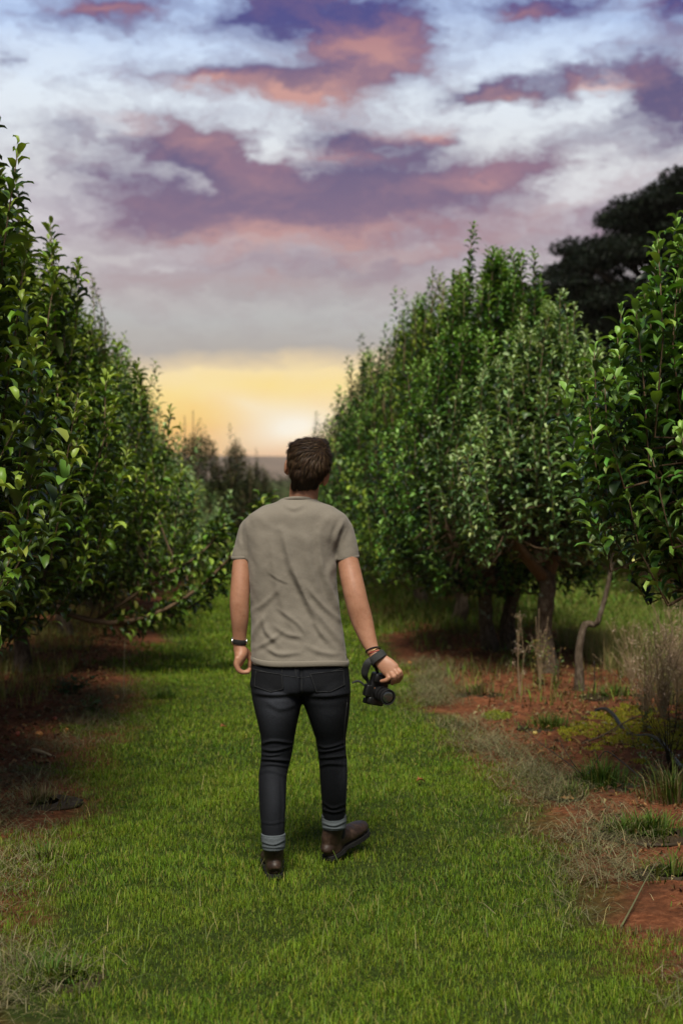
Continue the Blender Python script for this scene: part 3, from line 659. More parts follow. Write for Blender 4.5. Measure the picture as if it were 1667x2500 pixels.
def rough_grass():
    """weedy grass of the tree strips and the neighbouring alleys."""
    mb = MB(); r = np.random.default_rng(4)
    def patch(x0, x1, y0, y1, dens, h, w, pal, cl=.0, lean=.35, seed=0.0):
        n = int((x1 - x0) * (y1 - y0) * dens); x = r.uniform(x0, x1, n); y = r.uniform(y0, y1, n); V = np.stack([x, y, 0 * x], -1)
        pn = vnoise(V, 1.9, seed) * .6 + vnoise(V, 6.0, seed + 3) * .4; keep = pn > cl + r.normal(0, .12, n); x, y, pn = x[keep], y[keep], pn[keep]; n = len(x)
        blades(np.stack([x, y, ground_z(x, y) - .01], -1), h * r.uniform(.4, 1.5, n), w * r.uniform(.7, 1.4, n), np.abs(r.normal(lean, .25, n)), r.uniform(0, 6.28, n), cols(n, pal, None, .2, r), mb)
    dryp = [(.17, .13, .06), (.10, .10, .03), (.07, .10, .02), (.13, .09, .05)]; grn = [(.11, .20, .02), (.07, .13, .015), (.19, .22, .04), (.22, .18, .06)]
    patch(1.6, 3.6, 4, 10, 800, .05, .004, dryp + grn, .3, .9, 1); patch(3.0, 3.9, 7, 14, 2200, .22, .005, [(.32, .25, .12), (.24, .19, .08), (.16, .18, .05)], -.05, .35, 2)
    patch(1.6, 3.6, 10, 15, 400, .13, .006, dryp + grn, .15, .5, 5); patch(1.2, 3.6, 15, 30, 900, .12, .010, grn, -.25, .5, 5)
    patch(3.3, 6.0, 10, 18, 2500, .06, .008, grn, -.7, .4, 3); patch(3.3, 6.2, 18, 34, 700, .08, .018, grn, -.7, .4, 3)
    patch(6, 8, 12, 30, 200, .25, .012, dryp, .0, .4, 8)
    patch(-3.0, -1.0, 5, 9, 350, .06, .004, dryp + grn, .35, .9, 6); patch(-3.2, -1.45, 10, 22, 700, .12, .006, [(.30, .24, .09), (.22, .22, .05), (.15, .19, .03), (.24, .17, .08)], -.1, .5, 7)
    patch(-6, -3, 9, 26, 700, .08, .011, grn, -.5, .4, 9); patch(-3, 3.5, 26, 60, 160, .16, .03, grn + dryp, -.3, .4, 9)
    tag(obj('rough_grass', mb.mesh('rough_grass'), M_grass), 'patchy weeds and half dry grass along the tree strips', 'grass', kind='stuff')
rough_grass()
def hay():
    mb = MB(); r = np.random.default_rng(6)
    pal = [(.17, .155, .08), (.11, .125, .045), (.27, .23, .12), (.055, .06, .025)]
    def swath(n, xc, y0, y1, sw, zh, seed, thr):
        y = r.uniform(y0, y1, n); x = xc(y) + r.normal(0, sw, n); V = np.stack([x, y, 0 * x], -1); pn = vnoise(V, 3.0, seed)
        k = pn > thr + r.normal(0, .2, n); x, y, pn = x[k], y[k], pn[k]; n = len(x)
        z = ground_z(x, y) + np.abs(r.normal(0, zh, n)) * np.clip(1 + pn, .2, 2)
        blades(np.stack([x, y, z], -1), r.uniform(.04, .15, n), r.uniform(.0015, .0035, n), np.clip(r.normal(2.3, .25, n), 1.4, 3.0), r.uniform(0, 6.28, n), cols(n, pal, [.3, .3, .15, .25], .2, r), mb, -.28)
    swath(14000, lambda y: 1.48 + .10 * np.sin(y * 1.1), 5.6, 12.5, .12, .020, 2, -.25)
    swath(3500, lambda y: 1.62 + .1 * np.sin(y), 4.2, 7.5, .2, .01, 3, .05)
    swath(7500, lambda y: -1.12 + .1 * np.sin(y * 1.3 + 1), 5.0, 11, .15, .02, 4, -.35)
    swath(6000, lambda y: -.95 + 0 * y, 3.8, 5.4, .2, .01, 5, 0)
    tag(obj('hay_clippings', mb.mesh('hay_clippings'), M_straw), 'raked dry clippings lying in drifts where the mown grass meets the soil', 'clippings', kind='stuff')
    mb = MB(); n = 9000; side = r.random(n) < .5; x = np.where(side, 1.6 + np.abs(r.normal(.9, .6, n)), -1.1 - np.abs(r.normal(.4, .45, n))); y = r.uniform(4.5, 18, n)
    d = r.standard_normal((n, 3)); d[:, 2] *= .15
    leaves(np.stack([x, y, ground_z(x, y) + .012], -1), nrm(d), np.tile((0, 0, 1.0), (n, 1)) + r.normal(0, .4, (n, 3)), r.uniform(.02, .07, n), cols(n, [(.14, .07, .03), (.22, .13, .05), (.07, .035, .02), (.2, .17, .08)], None, .25, r), 1, mb=mb, r=r)
    tag(obj('leaf_litter', mb.mesh('leaf_litter'), M_straw), 'brown fallen leaves scattered over the soil under both rows', 'leaf litter', kind='stuff')
    mb = MB(); n = 5200
    V = None
    x = np.where(r.random(n) < .55, 1.62 + np.abs(r.normal(.5, .6, n)), -1.12 - np.abs(r.normal(.3, .45, n))); y = 4.0 + 12 * r.random(n) ** 1.5
    for i in range(n):
        s = .003 + .012 * r.random() ** 2.5 * (1 + .04 * y[i]); e = ellipsoid((x[i], y[i], float(ground_z(x[i], y[i])) + s * .15), (s, s * r.uniform(.6, 1.2), s * .6), n=7, m=5)
        mb.add(e[0] + r.normal(0, s * .14, e[0].shape), e[1], e[2])
    tag(obj('soil_clods', mb.mesh('soil_clods', smooth=False), plain('clod', (.17, .062, .03), .95, .6, 70, .4, spec=.1)), 'small crumbs of red earth scattered over the bare strips', 'soil', kind='stuff')
hay()
def build_haze():
    V, Q = box((400, 1500, 31), (3900, 2300, 33)); m = bpy.data.materials.new('haze'); m.use_nodes = True; nt = m.node_tree; nt.nodes.remove(nt.nodes['Principled BSDF'])
    v = nt.nodes.new('ShaderNodeVolumePrincipled'); v.inputs['Color'].default_value = (1.0, .88, .78, 1); v.inputs['Density'].default_value = HAZE_D; nt.links.new(v.outputs[0], nt.nodes['Material Output'].inputs['Volume'])
    tag(obj('haze', mesh_np('haze', V, Q, smooth=False), m), kind='stuff')
HAZE_D = .00013
build_haze()
# ------------------------------------------------------------------ the man
RV = MWn @ np.array((1, 0, 0.0)); FV = np.array((math.sin(YAW), math.cos(YAW), 0.0)); UV = np.array((0, 0, 1.0))
def px_tube(pts, n=16, sub=4, ref=None, caps=True):
    """pts: (px, py, d, ra, rb)"""
    p = np.array([P(a[0], a[1], a[2]) for a in pts])
    return tube(p, [a[3] for a in pts], [a[4] if len(a) > 4 else a[3] for a in pts], n=n, sub=sub, ref=RV if ref is None else ref, round_caps=caps)
def rings(rows, n=40, sub=4, expo=2.5, caps=True):
    """horizontal superelliptic sections: (py, pxL, pxR, d, half_thickness)"""
    c = []; hw = []; th_ = []
    for (py, xl, xr, d, t) in rows: c.append(P((xl + xr) / 2, py, d)); hw.append((xr - xl) / 2 * d / FPX); th_.append(t)
    full = catmull(np.column_stack([c, hw, th_]), sub); p, a, b = full[:, :3], full[:, 3], full[:, 4]
    ph = np.arange(n) / n * 2 * math.pi; cs, sn = np.cos(ph), np.sin(ph)
    sx = np.sign(cs) * np.abs(cs) ** (2 / expo); sy = np.sign(sn) * np.abs(sn) ** (2 / expo)
    V = p[:, None, :] + RV[None, None, :] * (a[:, None] * sx)[..., None] + FV[None, None, :] * (b[:, None] * sy)[..., None]
    nr = len(p); V = V.reshape(-1, 3); V = np.vstack([V, p[0], p[-1]]); j = np.arange(n); k = (j + 1) % n
    return V, ringfaces(nr, n), np.vstack([np.stack([np.full(n, nr * n), k, j], -1), np.stack([np.full(n, nr * n + 1), (nr - 1) * n + j, (nr - 1) * n + k], -1)])
def polydist(x, y, pts):
    """signed distance to a polyline (px) and parameter 0..1"""
    best = np.full(len(x), 1e9); sg = np.zeros(len(x)); par = np.zeros(len(x)); pts = np.array(pts, float); pts = catmull(pts, 4); n = len(pts) - 1
    for i in range(n):
        a, b = pts[i], pts[i + 1]; d = b - a; L2 = (d ** 2).sum() + 1e-9
        t = np.clip(((x - a[0]) * d[0] + (y - a[1]) * d[1]) / L2, 0, 1); dx = x - a[0] - t * d[0]; dy = y - a[1] - t * d[1]; dist = np.hypot(dx, dy)
        m = dist < best; best[m] = dist[m]; sg[m] = np.sign(d[0] * dy - d[1] * dx)[m]; par[m] = ((i + t) / n)[m]
    return best * sg, par
def fold(me, lines, side=-1):
    """raise soft cloth ridges (amp m, width px) along polylines, on the side facing FV*side"""
    V = getV(me); N_ = getN(me); x, y = proj(V); face = np.clip((N_ @ (FV * side)) * 2.5, 0, 1); disp = np.zeros(len(V))
    for (pts, amp, w) in lines:
        s, par = polydist(x, y, pts); e = np.sin(np.pi * np.clip(par * .94 + .03, 0, 1)) ** .6
        disp += amp * e * (np.exp(-(s / w) ** 2) - .55 * np.exp(-((s - 1.9 * w) / (1.1 * w)) ** 2))
    setV(me, V + N_ * (disp * face)[:, None]); return me

def f_skin(nt, N, L, b):
    tc = N.new('ShaderNodeTexCoord'); n = n_noise(N, L, 24, 8, .75, tc.outputs['Object']); n2 = n_noise(N, L, 220, 3, .5, tc.outputs['Object'])
    c = n_ramp(N, L, n.outputs['Fac'], [(.28, (.27, .115, .064)), (.42, (.35, .170, .100)), (.55, (.39, .195, .118)), (.75, (.45, .245, .155))])
    L.new(c, b.inputs['Base Color']); pset(b, Roughness=.5, Specular_IOR_Level=.4, Subsurface_Weight=.12, Subsurface_Scale=.01); b.inputs['Subsurface Radius'].default_value = (1, .35, .2)
    n_bump(N, L, b, n2.outputs['Fac'], .15, .002)
def f_shirt(nt, N, L, b):
    tc = N.new('ShaderNodeTexCoord'); n = n_noise(N, L, 6, 5, .6, tc.outputs['Object']); n2 = n_noise(N, L, 420, 3, .6, tc.outputs['Object']); n3 = n_noise(N, L, 30, 6, .6, tc.outputs['Object'])
    c = n_ramp(N, L, n.outputs['Fac'], [(.3, (.150, .128, .092)), (.7, (.178, .153, .112))])
    c = n_mix(N, L, .12, c, n2.outputs['Fac']); L.new(c, b.inputs['Base Color']); pset(b, Roughness=.92, Specular_IOR_Level=.12, Sheen_Weight=.12)
    n_bump(N, L, b, n3.outputs['Fac'], .35, .006)
def f_denim(nt, N, L, b):
    at = N.new('ShaderNodeAttribute'); at.attribute_name = 'Col'
    tc = N.new('ShaderNodeTexCoord'); n = n_noise(N, L, 300, 3, .7, tc.outputs['Object']); n3 = n_noise(N, L, 25, 6, .65, tc.outputs['Object'])
    r = n_ramp(N, L, n.outputs['Fac'], [(.3, (.55, .55, .55)), (.7, (1.5, 1.5, 1.5))]); c = n_mix(N, L, 1.0, at.outputs['Color'], r, 'MULTIPLY')
    L.new(c, b.inputs['Base Color']); pset(b, Roughness=.85, Specular_IOR_Level=.2); n_bump(N, L, b, n3.outputs['Fac'], .4, .006)
def f_leather(nt, N, L, b):
    tc = N.new('ShaderNodeTexCoord'); n = n_noise(N, L, 26, 6, .65, tc.outputs['Object'])
    c = n_ramp(N, L, n.outputs['Fac'], [(.3, (.014, .007, .004)), (.55, (.036, .018, .010)), (.75, (.10, .058, .036))]); L.new(c, b.inputs['Base Color'])
    rr = n_ramp(N, L, n.outputs['Fac'], [(.3, (.42, .42, .42)), (.7, (.68, .68, .68))]); L.new(rr, b.inputs['Roughness']); n_bump(N, L, b, n.outputs['Fac'], .4, .004)
M_skin = mat('skin', f_skin); M_shirt = mat('shirt_cotton', f_shirt); M_denim = mat('black_denim', f_denim); M_leather = mat('brown_leather', f_leather)
M_rubber = plain('rubber', (.006, .0055, .005), .85, .3, 50, .3); M_black = plain('black_plastic', (.006, .006, .0065), .42, .15, 200, .2); M_web = plain('strap_webbing', (.022, .024, .023), .8, .5, 350, .3)
M_steel = plain('steel', (.75, .75, .72), .22, 0, 50, .05, metal=1.0); M_cuff = plain('turned_denim', (.075, .09, .098), .9, .5, 260, .25); M_elastic = plain('elastic', (.008, .008, .009), .9, .4, 300, .2)
M_thread = plain('thread', (.028, .03, .031), .9, 0, 50, .2); M_red = plain('red_thread', (.45, .03, .03), .8, 0, 50, .2); M_gold = plain('brass', (.6, .45, .2), .35, 0, 50, .1, metal=1)

def head_basis():
    a = math.radians(26); F = FV * math.cos(a) + nrm(RV * (1, 1, 0)) * math.sin(a); Rr = np.cross(F, UV)
    roll = math.radians(8); R2 = Rr * math.cos(roll) - UV * math.sin(roll); U2 = UV * math.cos(roll) + Rr * math.sin(roll)
    return np.stack([R2, F, U2], 1)                        # columns: right, forward, up
def build_person():
    D = 5.93; root_loc = np.array((*(G(725, 2118)[:2]), 0.0))
    root = empty('person', root_loc, 'man walking away in grey-brown t-shirt and black jeans, a camera in his right hand', 'person')
    def add(name, me, m, parent=None): 
        V = getV(me) - root_loc; setV(me, V); return obj(name, me, m, parent or root)
    HB = head_basis(); HC = P(752, 1127, D)
    def H(v): return HC + HB @ np.asarray(v, float)
    mb = MB()
    def E(c, r, rot=None): mb.add(*ellipsoid(H(c), r, HB if rot is None else HB @ rot, 24, 16))
    # head
    E((0, -.006, -.004), (.071, .089, .080)); E((0, .044, -.045), (.063, .056, .068)); E((0, .05, -.075), (.044, .045, .040)); E((0, .083, -.104), (.020, .016, .016))
    E((0, .088, .022), (.046, .012, .010)); E((0, .098, -.022), (.010, .018, .024)); E((0, .112, -.034), (.012, .011, .009)); E((0, .096, -.066), (.022, .010, .005)); E((0, .095, -.074), (.018, .010, .006))
    for s in (-1, 1):
        E((s * .036, .078, -.03), (.022, .018, .022)); E((s * .030, .082, .004), (.013, .012, .011))
        a = math.radians(28 * s); rz = np.array([[math.cos(a), math.sin(a), 0], [-math.sin(a), math.cos(a), 0], [0, 0, 1]])
        zo = -.034 if s < 0 else -.054; xo = .101 if s < 0 else .090; E((s * xo, .002, zo), (.0085, .018, .031), rz); E((s * (xo - .006), .010, zo - .026), (.007, .009, .011), rz); E((s * (xo - .014), .010, zo - .002), (.018, .011, .019), rz)
    # neck and shoulders
    mb.add(*px_tube([(738, 1262, D + .01, .062, .050), (739, 1238, D, .063, .054), (741, 1212, D, .0605, .056), (744, 1185, D - .0, .060, .058), (748, 1160, D + .01, .055, .058)], n=24))
    mb.add(*rings([(1238, 700, 772, D, .045), (1262, 655, 800, D, .06), (1300, 622, 820, D, .08), (1400, 630, 808, D, .09), (1560, 635, 820, D, .09), (1640, 635, 835, D, .09)], caps=True))
    # arms
    mb.add(*px_tube([(622, 1285, 5.93, .036), (604, 1316, 5.925, .034), (594, 1345, 5.92, .0355), (589.5, 1385, 5.91, .0385), (587, 1430, 5.895, .0400, .041), (584.8, 1470, 5.885, .0405, .038), (585.5, 1508, 5.89, .0375, .036), (585, 1540, 5.90, .0310, .030), (585, 1572, 5.905, .0260, .022), (585, 1588, 5.907, .0255, .022)], n=22))
    mb.add(*px_tube([(820, 1285, 5.93, .036), (838, 1316, 5.92, .037), (845, 1345, 5.912, .040), (852, 1385, 5.90, .0455), (864, 1440, 5.87, .047), (873, 1478, 5.86, .0465), (884, 1516, 5.855, .045, .041), (897, 1556, 5.84, .036, .032), (910, 1588, 5.82, .0265, .022), (918, 1604, 5.81, .0255, .021)], n=22))
    # elbow points
    for (a, b, d) in ((580, 1466, 5.868), (868, 1474, 5.836)): mb.add(*ellipsoid(P(a, b, d), (.018, .018, .028)))
    # left hand: relaxed, palm to the thigh, seen from its outer edge
    mb.add(*px_tube([(586, 1580, 5.907, .024, .026), (589, 1592, 5.907, .029, .034), (587, 1604, 5.905, .026, .041), (583, 1618, 5.905, .019, .041)], n=20))
    for k, (dd, ln) in enumerate(((-.031, .82), (-.010, .95), (.012, 1.0), (.033, .95))):
        d = 5.905 + dd; mb.add(*px_tube([(580, 1608, d, .0125), (578 - k * .5, 1620 + 3 * ln, d - .002, .0120), (583 + k, 1632 + 5 * ln, d - .003, .0108), (593 + 2 * k, 1637 + 5 * ln, d, .0100), (602 + 5 * ln + k, 1637 + 4 * ln - 3 * k, d + .002, .0088)], n=12))
    mb.add(*px_tube([(594, 1587, 5.93, .0175), (605, 1596, 5.945, .0155), (611, 1610, 5.945, .0118), (610, 1625, 5.94, .0095)], n=12))
    # right hand: back up, fingers closed over the camera top
    ref = MWn @ np.array((.69, .72, 0))
    mb.add(*px_tube([(915, 1598, 5.812, .025, .021), (927, 1610, 5.80, .029, .019), (943, 1625, 5.785, .036, .017), (957, 1638, 5.775, .0365, .0145)], n=20, ref=ref))
    F4 = [[(945, 1645, 5.775), (948.5, 1655, 5.765), (941, 1661, 5.765), (931, 1663, 5.775)],
          [(953, 1641, 5.772), (960, 1652, 5.755), (961, 1662, 5.765), (957, 1669, 5.785)],
          [(960.5, 1635, 5.773), (969.5, 1645, 5.758), (970.5, 1657, 5.767), (966, 1666, 5.788)],
          [(966.5, 1629, 5.778), (977, 1640, 5.768), (979.5, 1652, 5.778), (973, 1664, 5.800)]]
    for k, f in enumerate(F4):
        rr = (.0105, .0100, .0092, .0078); s = (1.0, 1.02, .98, .88)[k]
        mb.add(*px_tube([(*f[i], rr[i] * s) for i in range(4)], n=12)); mb.add(*ellipsoid(P(*f[1]) - FV * .002, (.0105 * s,) * 3, n=12, m=8))
    mb.add(*px_tube([(932, 1618, 5.815, .015), (941, 1634, 5.845, .0135), (948, 1650, 5.865, .0115), (951, 1662, 5.865, .0095)], n=12))
    body = add('body', remeshed(mb, 'body', .0032, 3, .4), M_skin)
    # hair
    hb = MB(); Hr = [(1069, 742, 770, -.01, .035), (1074, 724, 789, -.008, .068), (1084, 710, 800, -.004, .092), (1100, 703, 807, 0, .104), (1118, 701, 810, -.004, .106), (1135, 703, 808, -.022, .092), (1148, 706, 805, -.040, .072), (1162, 709, 793, -.050, .058), (1176, 712, 783, -.048, .047), (1187, 712, 775, -.042, .038), (1194, 716, 766, -.036, .030)]
    hb.add(*rings([(py, a, b, D + dd, t) for (py, a, b, dd, t) in Hr], n=40, expo=2.15))
    hb.add(*ellipsoid(P(786, 1084, D + .03), (.030, .06, .022)))
    hm = remeshed(hb, 'hair', .0035, 6, .5)
    V = getV(hm); N_ = getN(hm); x, y = proj(V)
    cx_, cy_ = 782, 1096; an = np.arctan2(y - cy_, x - cx_); rr = np.hypot(x - cx_, y - cy_)
    clump = np.sin(an * 17 + np.sin(rr * .12) * 2) * .5 + np.sin(an * 31 + rr * .07) * .35 + .4 * vnoise(V, 60, 1)
    V = V + N_ * (.0028 * clump * np.clip(rr / 20, 0, 1))[:, None]; setV(hm, V)
    base_c = np.array((.030, .017, .009)); cc = base_c * (1 + .5 * clump[:, None]); setC(hm, np.clip(cc, .004, 1))
    r = np.random.default_rng(8); hair_mb = MB()
    pc = np.empty(len(hm.polygons) * 3, np.float32); hm.polygons.foreach_get('center', pc); pc = pc.reshape(-1, 3).astype(float); pn = np.empty(len(hm.polygons) * 3, np.float32); hm.polygons.foreach_get('normal', pn); pn = pn.reshape(-1, 3).astype(float)
    sel = r.choice(len(pc), 9000); p0 = pc[sel]; n0 = pn[sel]; crown = P(cx_, cy_, D - .09); dv = p0 - crown; dv = nrm(dv) * .6 + np.array((0, 0, -.9)) * np.clip(np.linalg.norm(p0 - crown, axis=1) / .08, 0, 1)[:, None]
    top = np.clip((p0[:, 2] - HC[2] - .03) / .04, 0, 1)[:, None]; dv = dv * (1 - top) + top * (-RV * .9 + r.normal(0, .2, dv.shape) - FV * .1)
    dv = dv - (dv * n0).sum(1)[:, None] * n0; dv = nrm(dv + .11 * r.standard_normal(dv.shape)); ln = r.uniform(.018, .038, len(sel)); wd = np.cross(dv, n0) * r.uniform(.0004, .0011, (len(sel), 1))
    a = p0 + n0 * .0005; m = p0 + dv * ln[:, None] * .5 + n0 * (.0014 + .0012 * r.random((len(sel), 1))); e = p0 + dv * ln[:, None] + n0 * (r.normal(-.0005, .003, (len(sel), 1)) - .005 * (ln[:, None] / .03) ** 2)
    Vv = np.stack([a - wd, a + wd, m + wd, m - wd, e], 1).reshape(-1, 3); o = np.arange(len(sel))[:, None] * 5
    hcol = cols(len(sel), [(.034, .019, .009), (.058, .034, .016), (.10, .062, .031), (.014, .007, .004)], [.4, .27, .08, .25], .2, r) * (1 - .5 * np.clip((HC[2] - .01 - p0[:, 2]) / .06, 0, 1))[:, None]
    hair_mb.add(Vv, o + np.array([[0, 1, 2, 3]]), o + np.array([[3, 2, 4]]), np.repeat(hcol, 5, 0))
    # merge cap and strands into one mesh
    q = []; t_ = []
    for f in hm.polygons: (q if len(f.vertices) == 4 else t_).append(tuple(f.vertices))
    hair_mb.add(getV(hm), q or None, t_ or None, np.clip(cc, .004, 1))
    def f_hair(nt, N, L, b):
        at = N.new('ShaderNodeAttribute'); at.attribute_name = 'Col'; L.new(at.outputs['Color'], b.inputs['Base Color']); pset(b, Roughness=.6, Specular_IOR_Level=.22)
    add('hair', hair_mb.mesh('hair'), mat('brown_hair', f_hair))
    # t-shirt
    tb = MB()
    tb.add(*rings([(1217.5, 686, 771, D, .062), (1225, 674, 781, D - .002, .072), (1234, 646, 808, D - .004, .084), (1246, 624, 828, D - .006, .094), (1259, 606, 845, D - .006, .102), (1280, 597, 853, D - .006, .106), (1310, 600, 838, D - .004, .118), (1345, 602, 824, D, .122), (1385, 605, 823, D, .122), (1440, 609.5, 824, D + .002, .117), (1480, 612, 828.5, D + .002, .113), (1520, 613, 834, D, .113), (1560, 613, 840, D, .117), (1600, 614, 847, D, .124), (1618.5, 615, 850, D, .127)], n=56, sub=5, expo=2.6))
    tb.add(*px_tube([(640, 1276, D, .046), (615, 1289, D - .002, .049), (603, 1322, D - .004, .0475), (592, 1366, D - .006, .0475)], n=28, caps=False))
    tb.add(*px_tube([(808, 1276, D, .048), (829, 1290, D - .004, .052), (840, 1322, D - .008, .0525), (845.5, 1366, D - .012, .0545)], n=28, caps=False))
    tm = remeshed(tb, 'tshirt', .0042, 12, .5)
    Z = lambda X, Y: (500 + .3508 * X, 1000 + .3508 * Y)
    LN = [([(540, 830), (600, 1050), (720, 1330), (900, 1560), (960, 1650)], .0085, 6.5), ([(790, 870), (815, 1080), (880, 1280), (955, 1450)], .0085, 6), ([(640, 1150), (730, 1380), (830, 1560), (930, 1680)], .007, 5.5),
          ([(690, 1200), (800, 1340), (960, 1480)], .006, 5), ([(460, 880), (490, 1120), (540, 1350), (640, 1560)], .005, 7), ([(410, 1440), (430, 1540), (520, 1640)], .006, 5), ([(480, 1500), (570, 1560), (680, 1585)], .0055, 5),
          ([(330, 1590), (370, 1500), (420, 1430)], .006, 5), ([(330, 1400), (420, 1340), (520, 1240)], .0035, 5), ([(440, 1130), (520, 1180), (590, 1210)], .0025, 3), ([(560, 900), (590, 1080), (680, 1240)], .006, 7),
          ([(900, 1050), (860, 1150), (870, 1300)], .005, 6), ([(300, 1000), (330, 1150), (330, 1320)], .004, 6), ([(420, 1650), (520, 1700), (660, 1690)], .005, 4.5), ([(700, 1640), (820, 1690), (950, 1700)], .004, 5), ([(600, 690), (620, 830)], .003, 9),
          ([(960, 780), (920, 870), (905, 960)], .007, 4.5), ([(1000, 800), (960, 880), (930, 990)], .004, 4), ([(290, 770), (285, 850), (290, 960)], .006, 4.5), ([(250, 800), (240, 900), (260, 960)], .003, 4), ([(540, 655), (620, 690), (700, 655)], .004, 4), ([(350, 720), (420, 790), (560, 860)], .003, 8), ([(880, 740), (820, 800), (780, 880)], .003, 7),
          ([(500, 1380), (640, 1480), (700, 1560)], .004, 4), ([(350, 1660), (450, 1610), (520, 1560)], .005, 4.5), ([(760, 1480), (840, 1610)], .0045, 4), ([(380, 900), (370, 1100), (400, 1300)], .003, 8), ([(700, 880), (720, 1050), (790, 1230)], .004, 7)]
    fold(tm, [([Z(*p) for p in l], a * .95, w * 1.25) for l, a, w in LN])
    V = getV(tm); N_ = getN(tm); V = V + N_ * (.0016 * vnoise(V, 22, 3) + .0010 * vnoise(V, 50, 5))[:, None]; setV(tm, V)
    ts = add('tshirt', tm, M_shirt)
    # collar band, sleeve hems, bottom hem
    def band(rows_or_pts, n, w, name, lift=.0015, parent=ts):
        return None
    cb = MB(); k = 40; ph = np.arange(k + 1) / k * 2 * math.pi
    c0 = P(728, 1220, D); ring = np.array([c0 + RV * (44 * D / FPX) * math.cos(a) + FV * .062 * math.sin(a) + UV * (-.012 - .020 * math.sin(a)) for a in ph]); cb.add(*tube(ring, .0075, .0045, n=8, ref=(0, 0, 1), sub=1)); add('collar', cb.mesh('collar'), M_shirt, ts)
    for (cxp, cyp, dd, rr, tl) in ((592, 1360, D - .006, .0440, .08), (845.5, 1361, D - .012, .0502, .10)):
        c0 = P(cxp, cyp, dd); ring = np.array([c0 + RV * rr * math.cos(a) + FV * rr * math.sin(a) + UV * (rr * math.cos(a) * tl) for a in ph]); hb_ = MB().add(*tube(ring, .008, .0035, n=8, ref=(0, 0, 1), sub=1)); add('sleeve_hem', hb_.mesh('sleeve_hem'), M_shirt, ts)
    c0 = P(732.5, 1612, D); sx = lambda a: np.sign(math.cos(a)) * abs(math.cos(a)) ** .78; sy = lambda a: np.sign(math.sin(a)) * abs(math.sin(a)) ** .78
    ring = np.array([c0 + RV * (118.2 * D / FPX) * sx(a) + FV * .1275 * sy(a) + UV * (-.004 * math.cos(3 * a) + .006 * math.cos(a) * -1) for a in ph]); hb_ = MB().add(*tube(ring, .012, .003, n=8, ref=(0, 0, 1), sub=2)); add('bottom_hem', hb_.mesh('bottom_hem'), M_shirt, ts)
    # jeans
    jb = MB()
    jb.add(*rings([(1590, 620, 845, D, .105), (1620, 615, 850, D, .115), (1650, 613, 852, D, .124), (1678, 613, 853, D, .124), (1692, 650, 822, D, .085)], n=48, expo=2.6))
    jb.add(*rings([(1640, 618, 734, D, .10), (1680, 613, 736, D - .004, .118), (1705, 616, 737, D - .006, .114), (1720, 619, 736, D - .006, .109), (1745, 625, 730.5, D - .004, .102), (1775, 632, 724, D, .093), (1803, 637, 719, D + .01, .085), (1840, 637.5, 713, D + .015, .076), (1866, 635.5, 707, D + .01, .070), (1890, 632, 701.5, D - .01, .068), (1925, 631.5, 699, D - .04, .070), (1965, 633.5, 698, D - .07, .066), (2000, 636, 696, D - .09, .058), (2045, 640, 695, D - .11, .053)], n=32, expo=2.2))
    jb.add(*rings([(1640, 732, 852, D, .10), (1680, 732, 855.5, D - .004, .118), (1705, 735, 855, D, .114), (1720, 741, 854, D + .004, .109), (1745, 751, 852, D + .012, .102), (1775, 761, 848, D + .03, .093), (1803, 770, 844, D + .05, .084), (1835, 775, 845, D + .06, .076), (1866, 779, 846.5, D + .07, .070), (1900, 781, 848, D + .085, .069), (1940, 784, 846, D + .105, .064), (1975, 786, 844.5, D + .125, .057), (2005, 788, 842, D + .14, .053)], n=32, expo=2.2))
    jm = remeshed(jb, 'jeans', .004, 5, .5)
    J = lambda X, Y: (550 + .3189 * X, 1580 + .3189 * Y)
    JL = [([(275, 740), (370, 715), (515, 735)], .0055, 3.2), ([(278, 780), (380, 790), (520, 755)], .0055, 3), ([(272, 855), (390, 860), (500, 870)], .007, 3.2), ([(275, 905), (360, 895), (490, 915)], .004, 3), ([(270, 820), (340, 830), (420, 820)], .004, 2.6), ([(260, 960), (340, 945), (470, 985)], .003, 4),
          ([(715, 800), (800, 790), (925, 760)], .006, 3.2), ([(712, 755), (790, 765), (925, 725)], .005, 3), ([(718, 850), (830, 840), (935, 830)], .0045, 3), ([(720, 910), (800, 890), (930, 900)], .003, 4), ([(230, 350), (360, 362), (560, 352)], .007, 5), ([(640, 370), (780, 372), (950, 350)], .006, 5),
          ([(580, 160), (582, 260), (584, 380)], -.010, 5), ([(740, 1180), (820, 1230), (920, 1200)], .003, 3), ([(735, 1240), (830, 1262), (922, 1240)], .004, 3), ([(270, 1340), (360, 1350), (460, 1330)], .0025, 3), ([(905, 560), (920, 900), (918, 1250)], .003, 3), ([(440, 1000), (450, 1200), (440, 1400)], .003, 3), ([(300, 400), (420, 470), (560, 430)], .0025, 6)]
    fold(jm, [([J(*p) for p in l], a, w) for l, a, w in JL])
    V = getV(jm); x, y = proj(V)
    lit_fade = np.zeros(len(V))  # light falling on the thigh painted in as paler denim, along with fading
    for (a, b, sx_, sy_, w) in ((672, 1722, 42, 34, .05), (665, 1780, 26, 60, .016), (800, 1735, 36, 40, .022), (665, 1930, 16, 60, .014), (838, 1890, 10, 70, .016), (690, 1650, 60, 25, .008), (790, 1655, 50, 25, .008)): lit_fade += w * np.exp(-((x - a) / sx_) ** 2 - ((y - b) / sy_) ** 2)
    jc = np.stack([.0042 + lit_fade * .6, .0052 + lit_fade * .66, .0074 + lit_fade * .82], -1) * (1 + .25 * vnoise(V, 14, 2)[:, None]); setC(jm, np.clip(jc, .003, 1))
    from mathutils.bvhtree import BVHTree
    jq = [tuple(f.vertices) for f in jm.polygons]; bvh = BVHTree.FromPolygons([Vector(v) for v in V], jq)
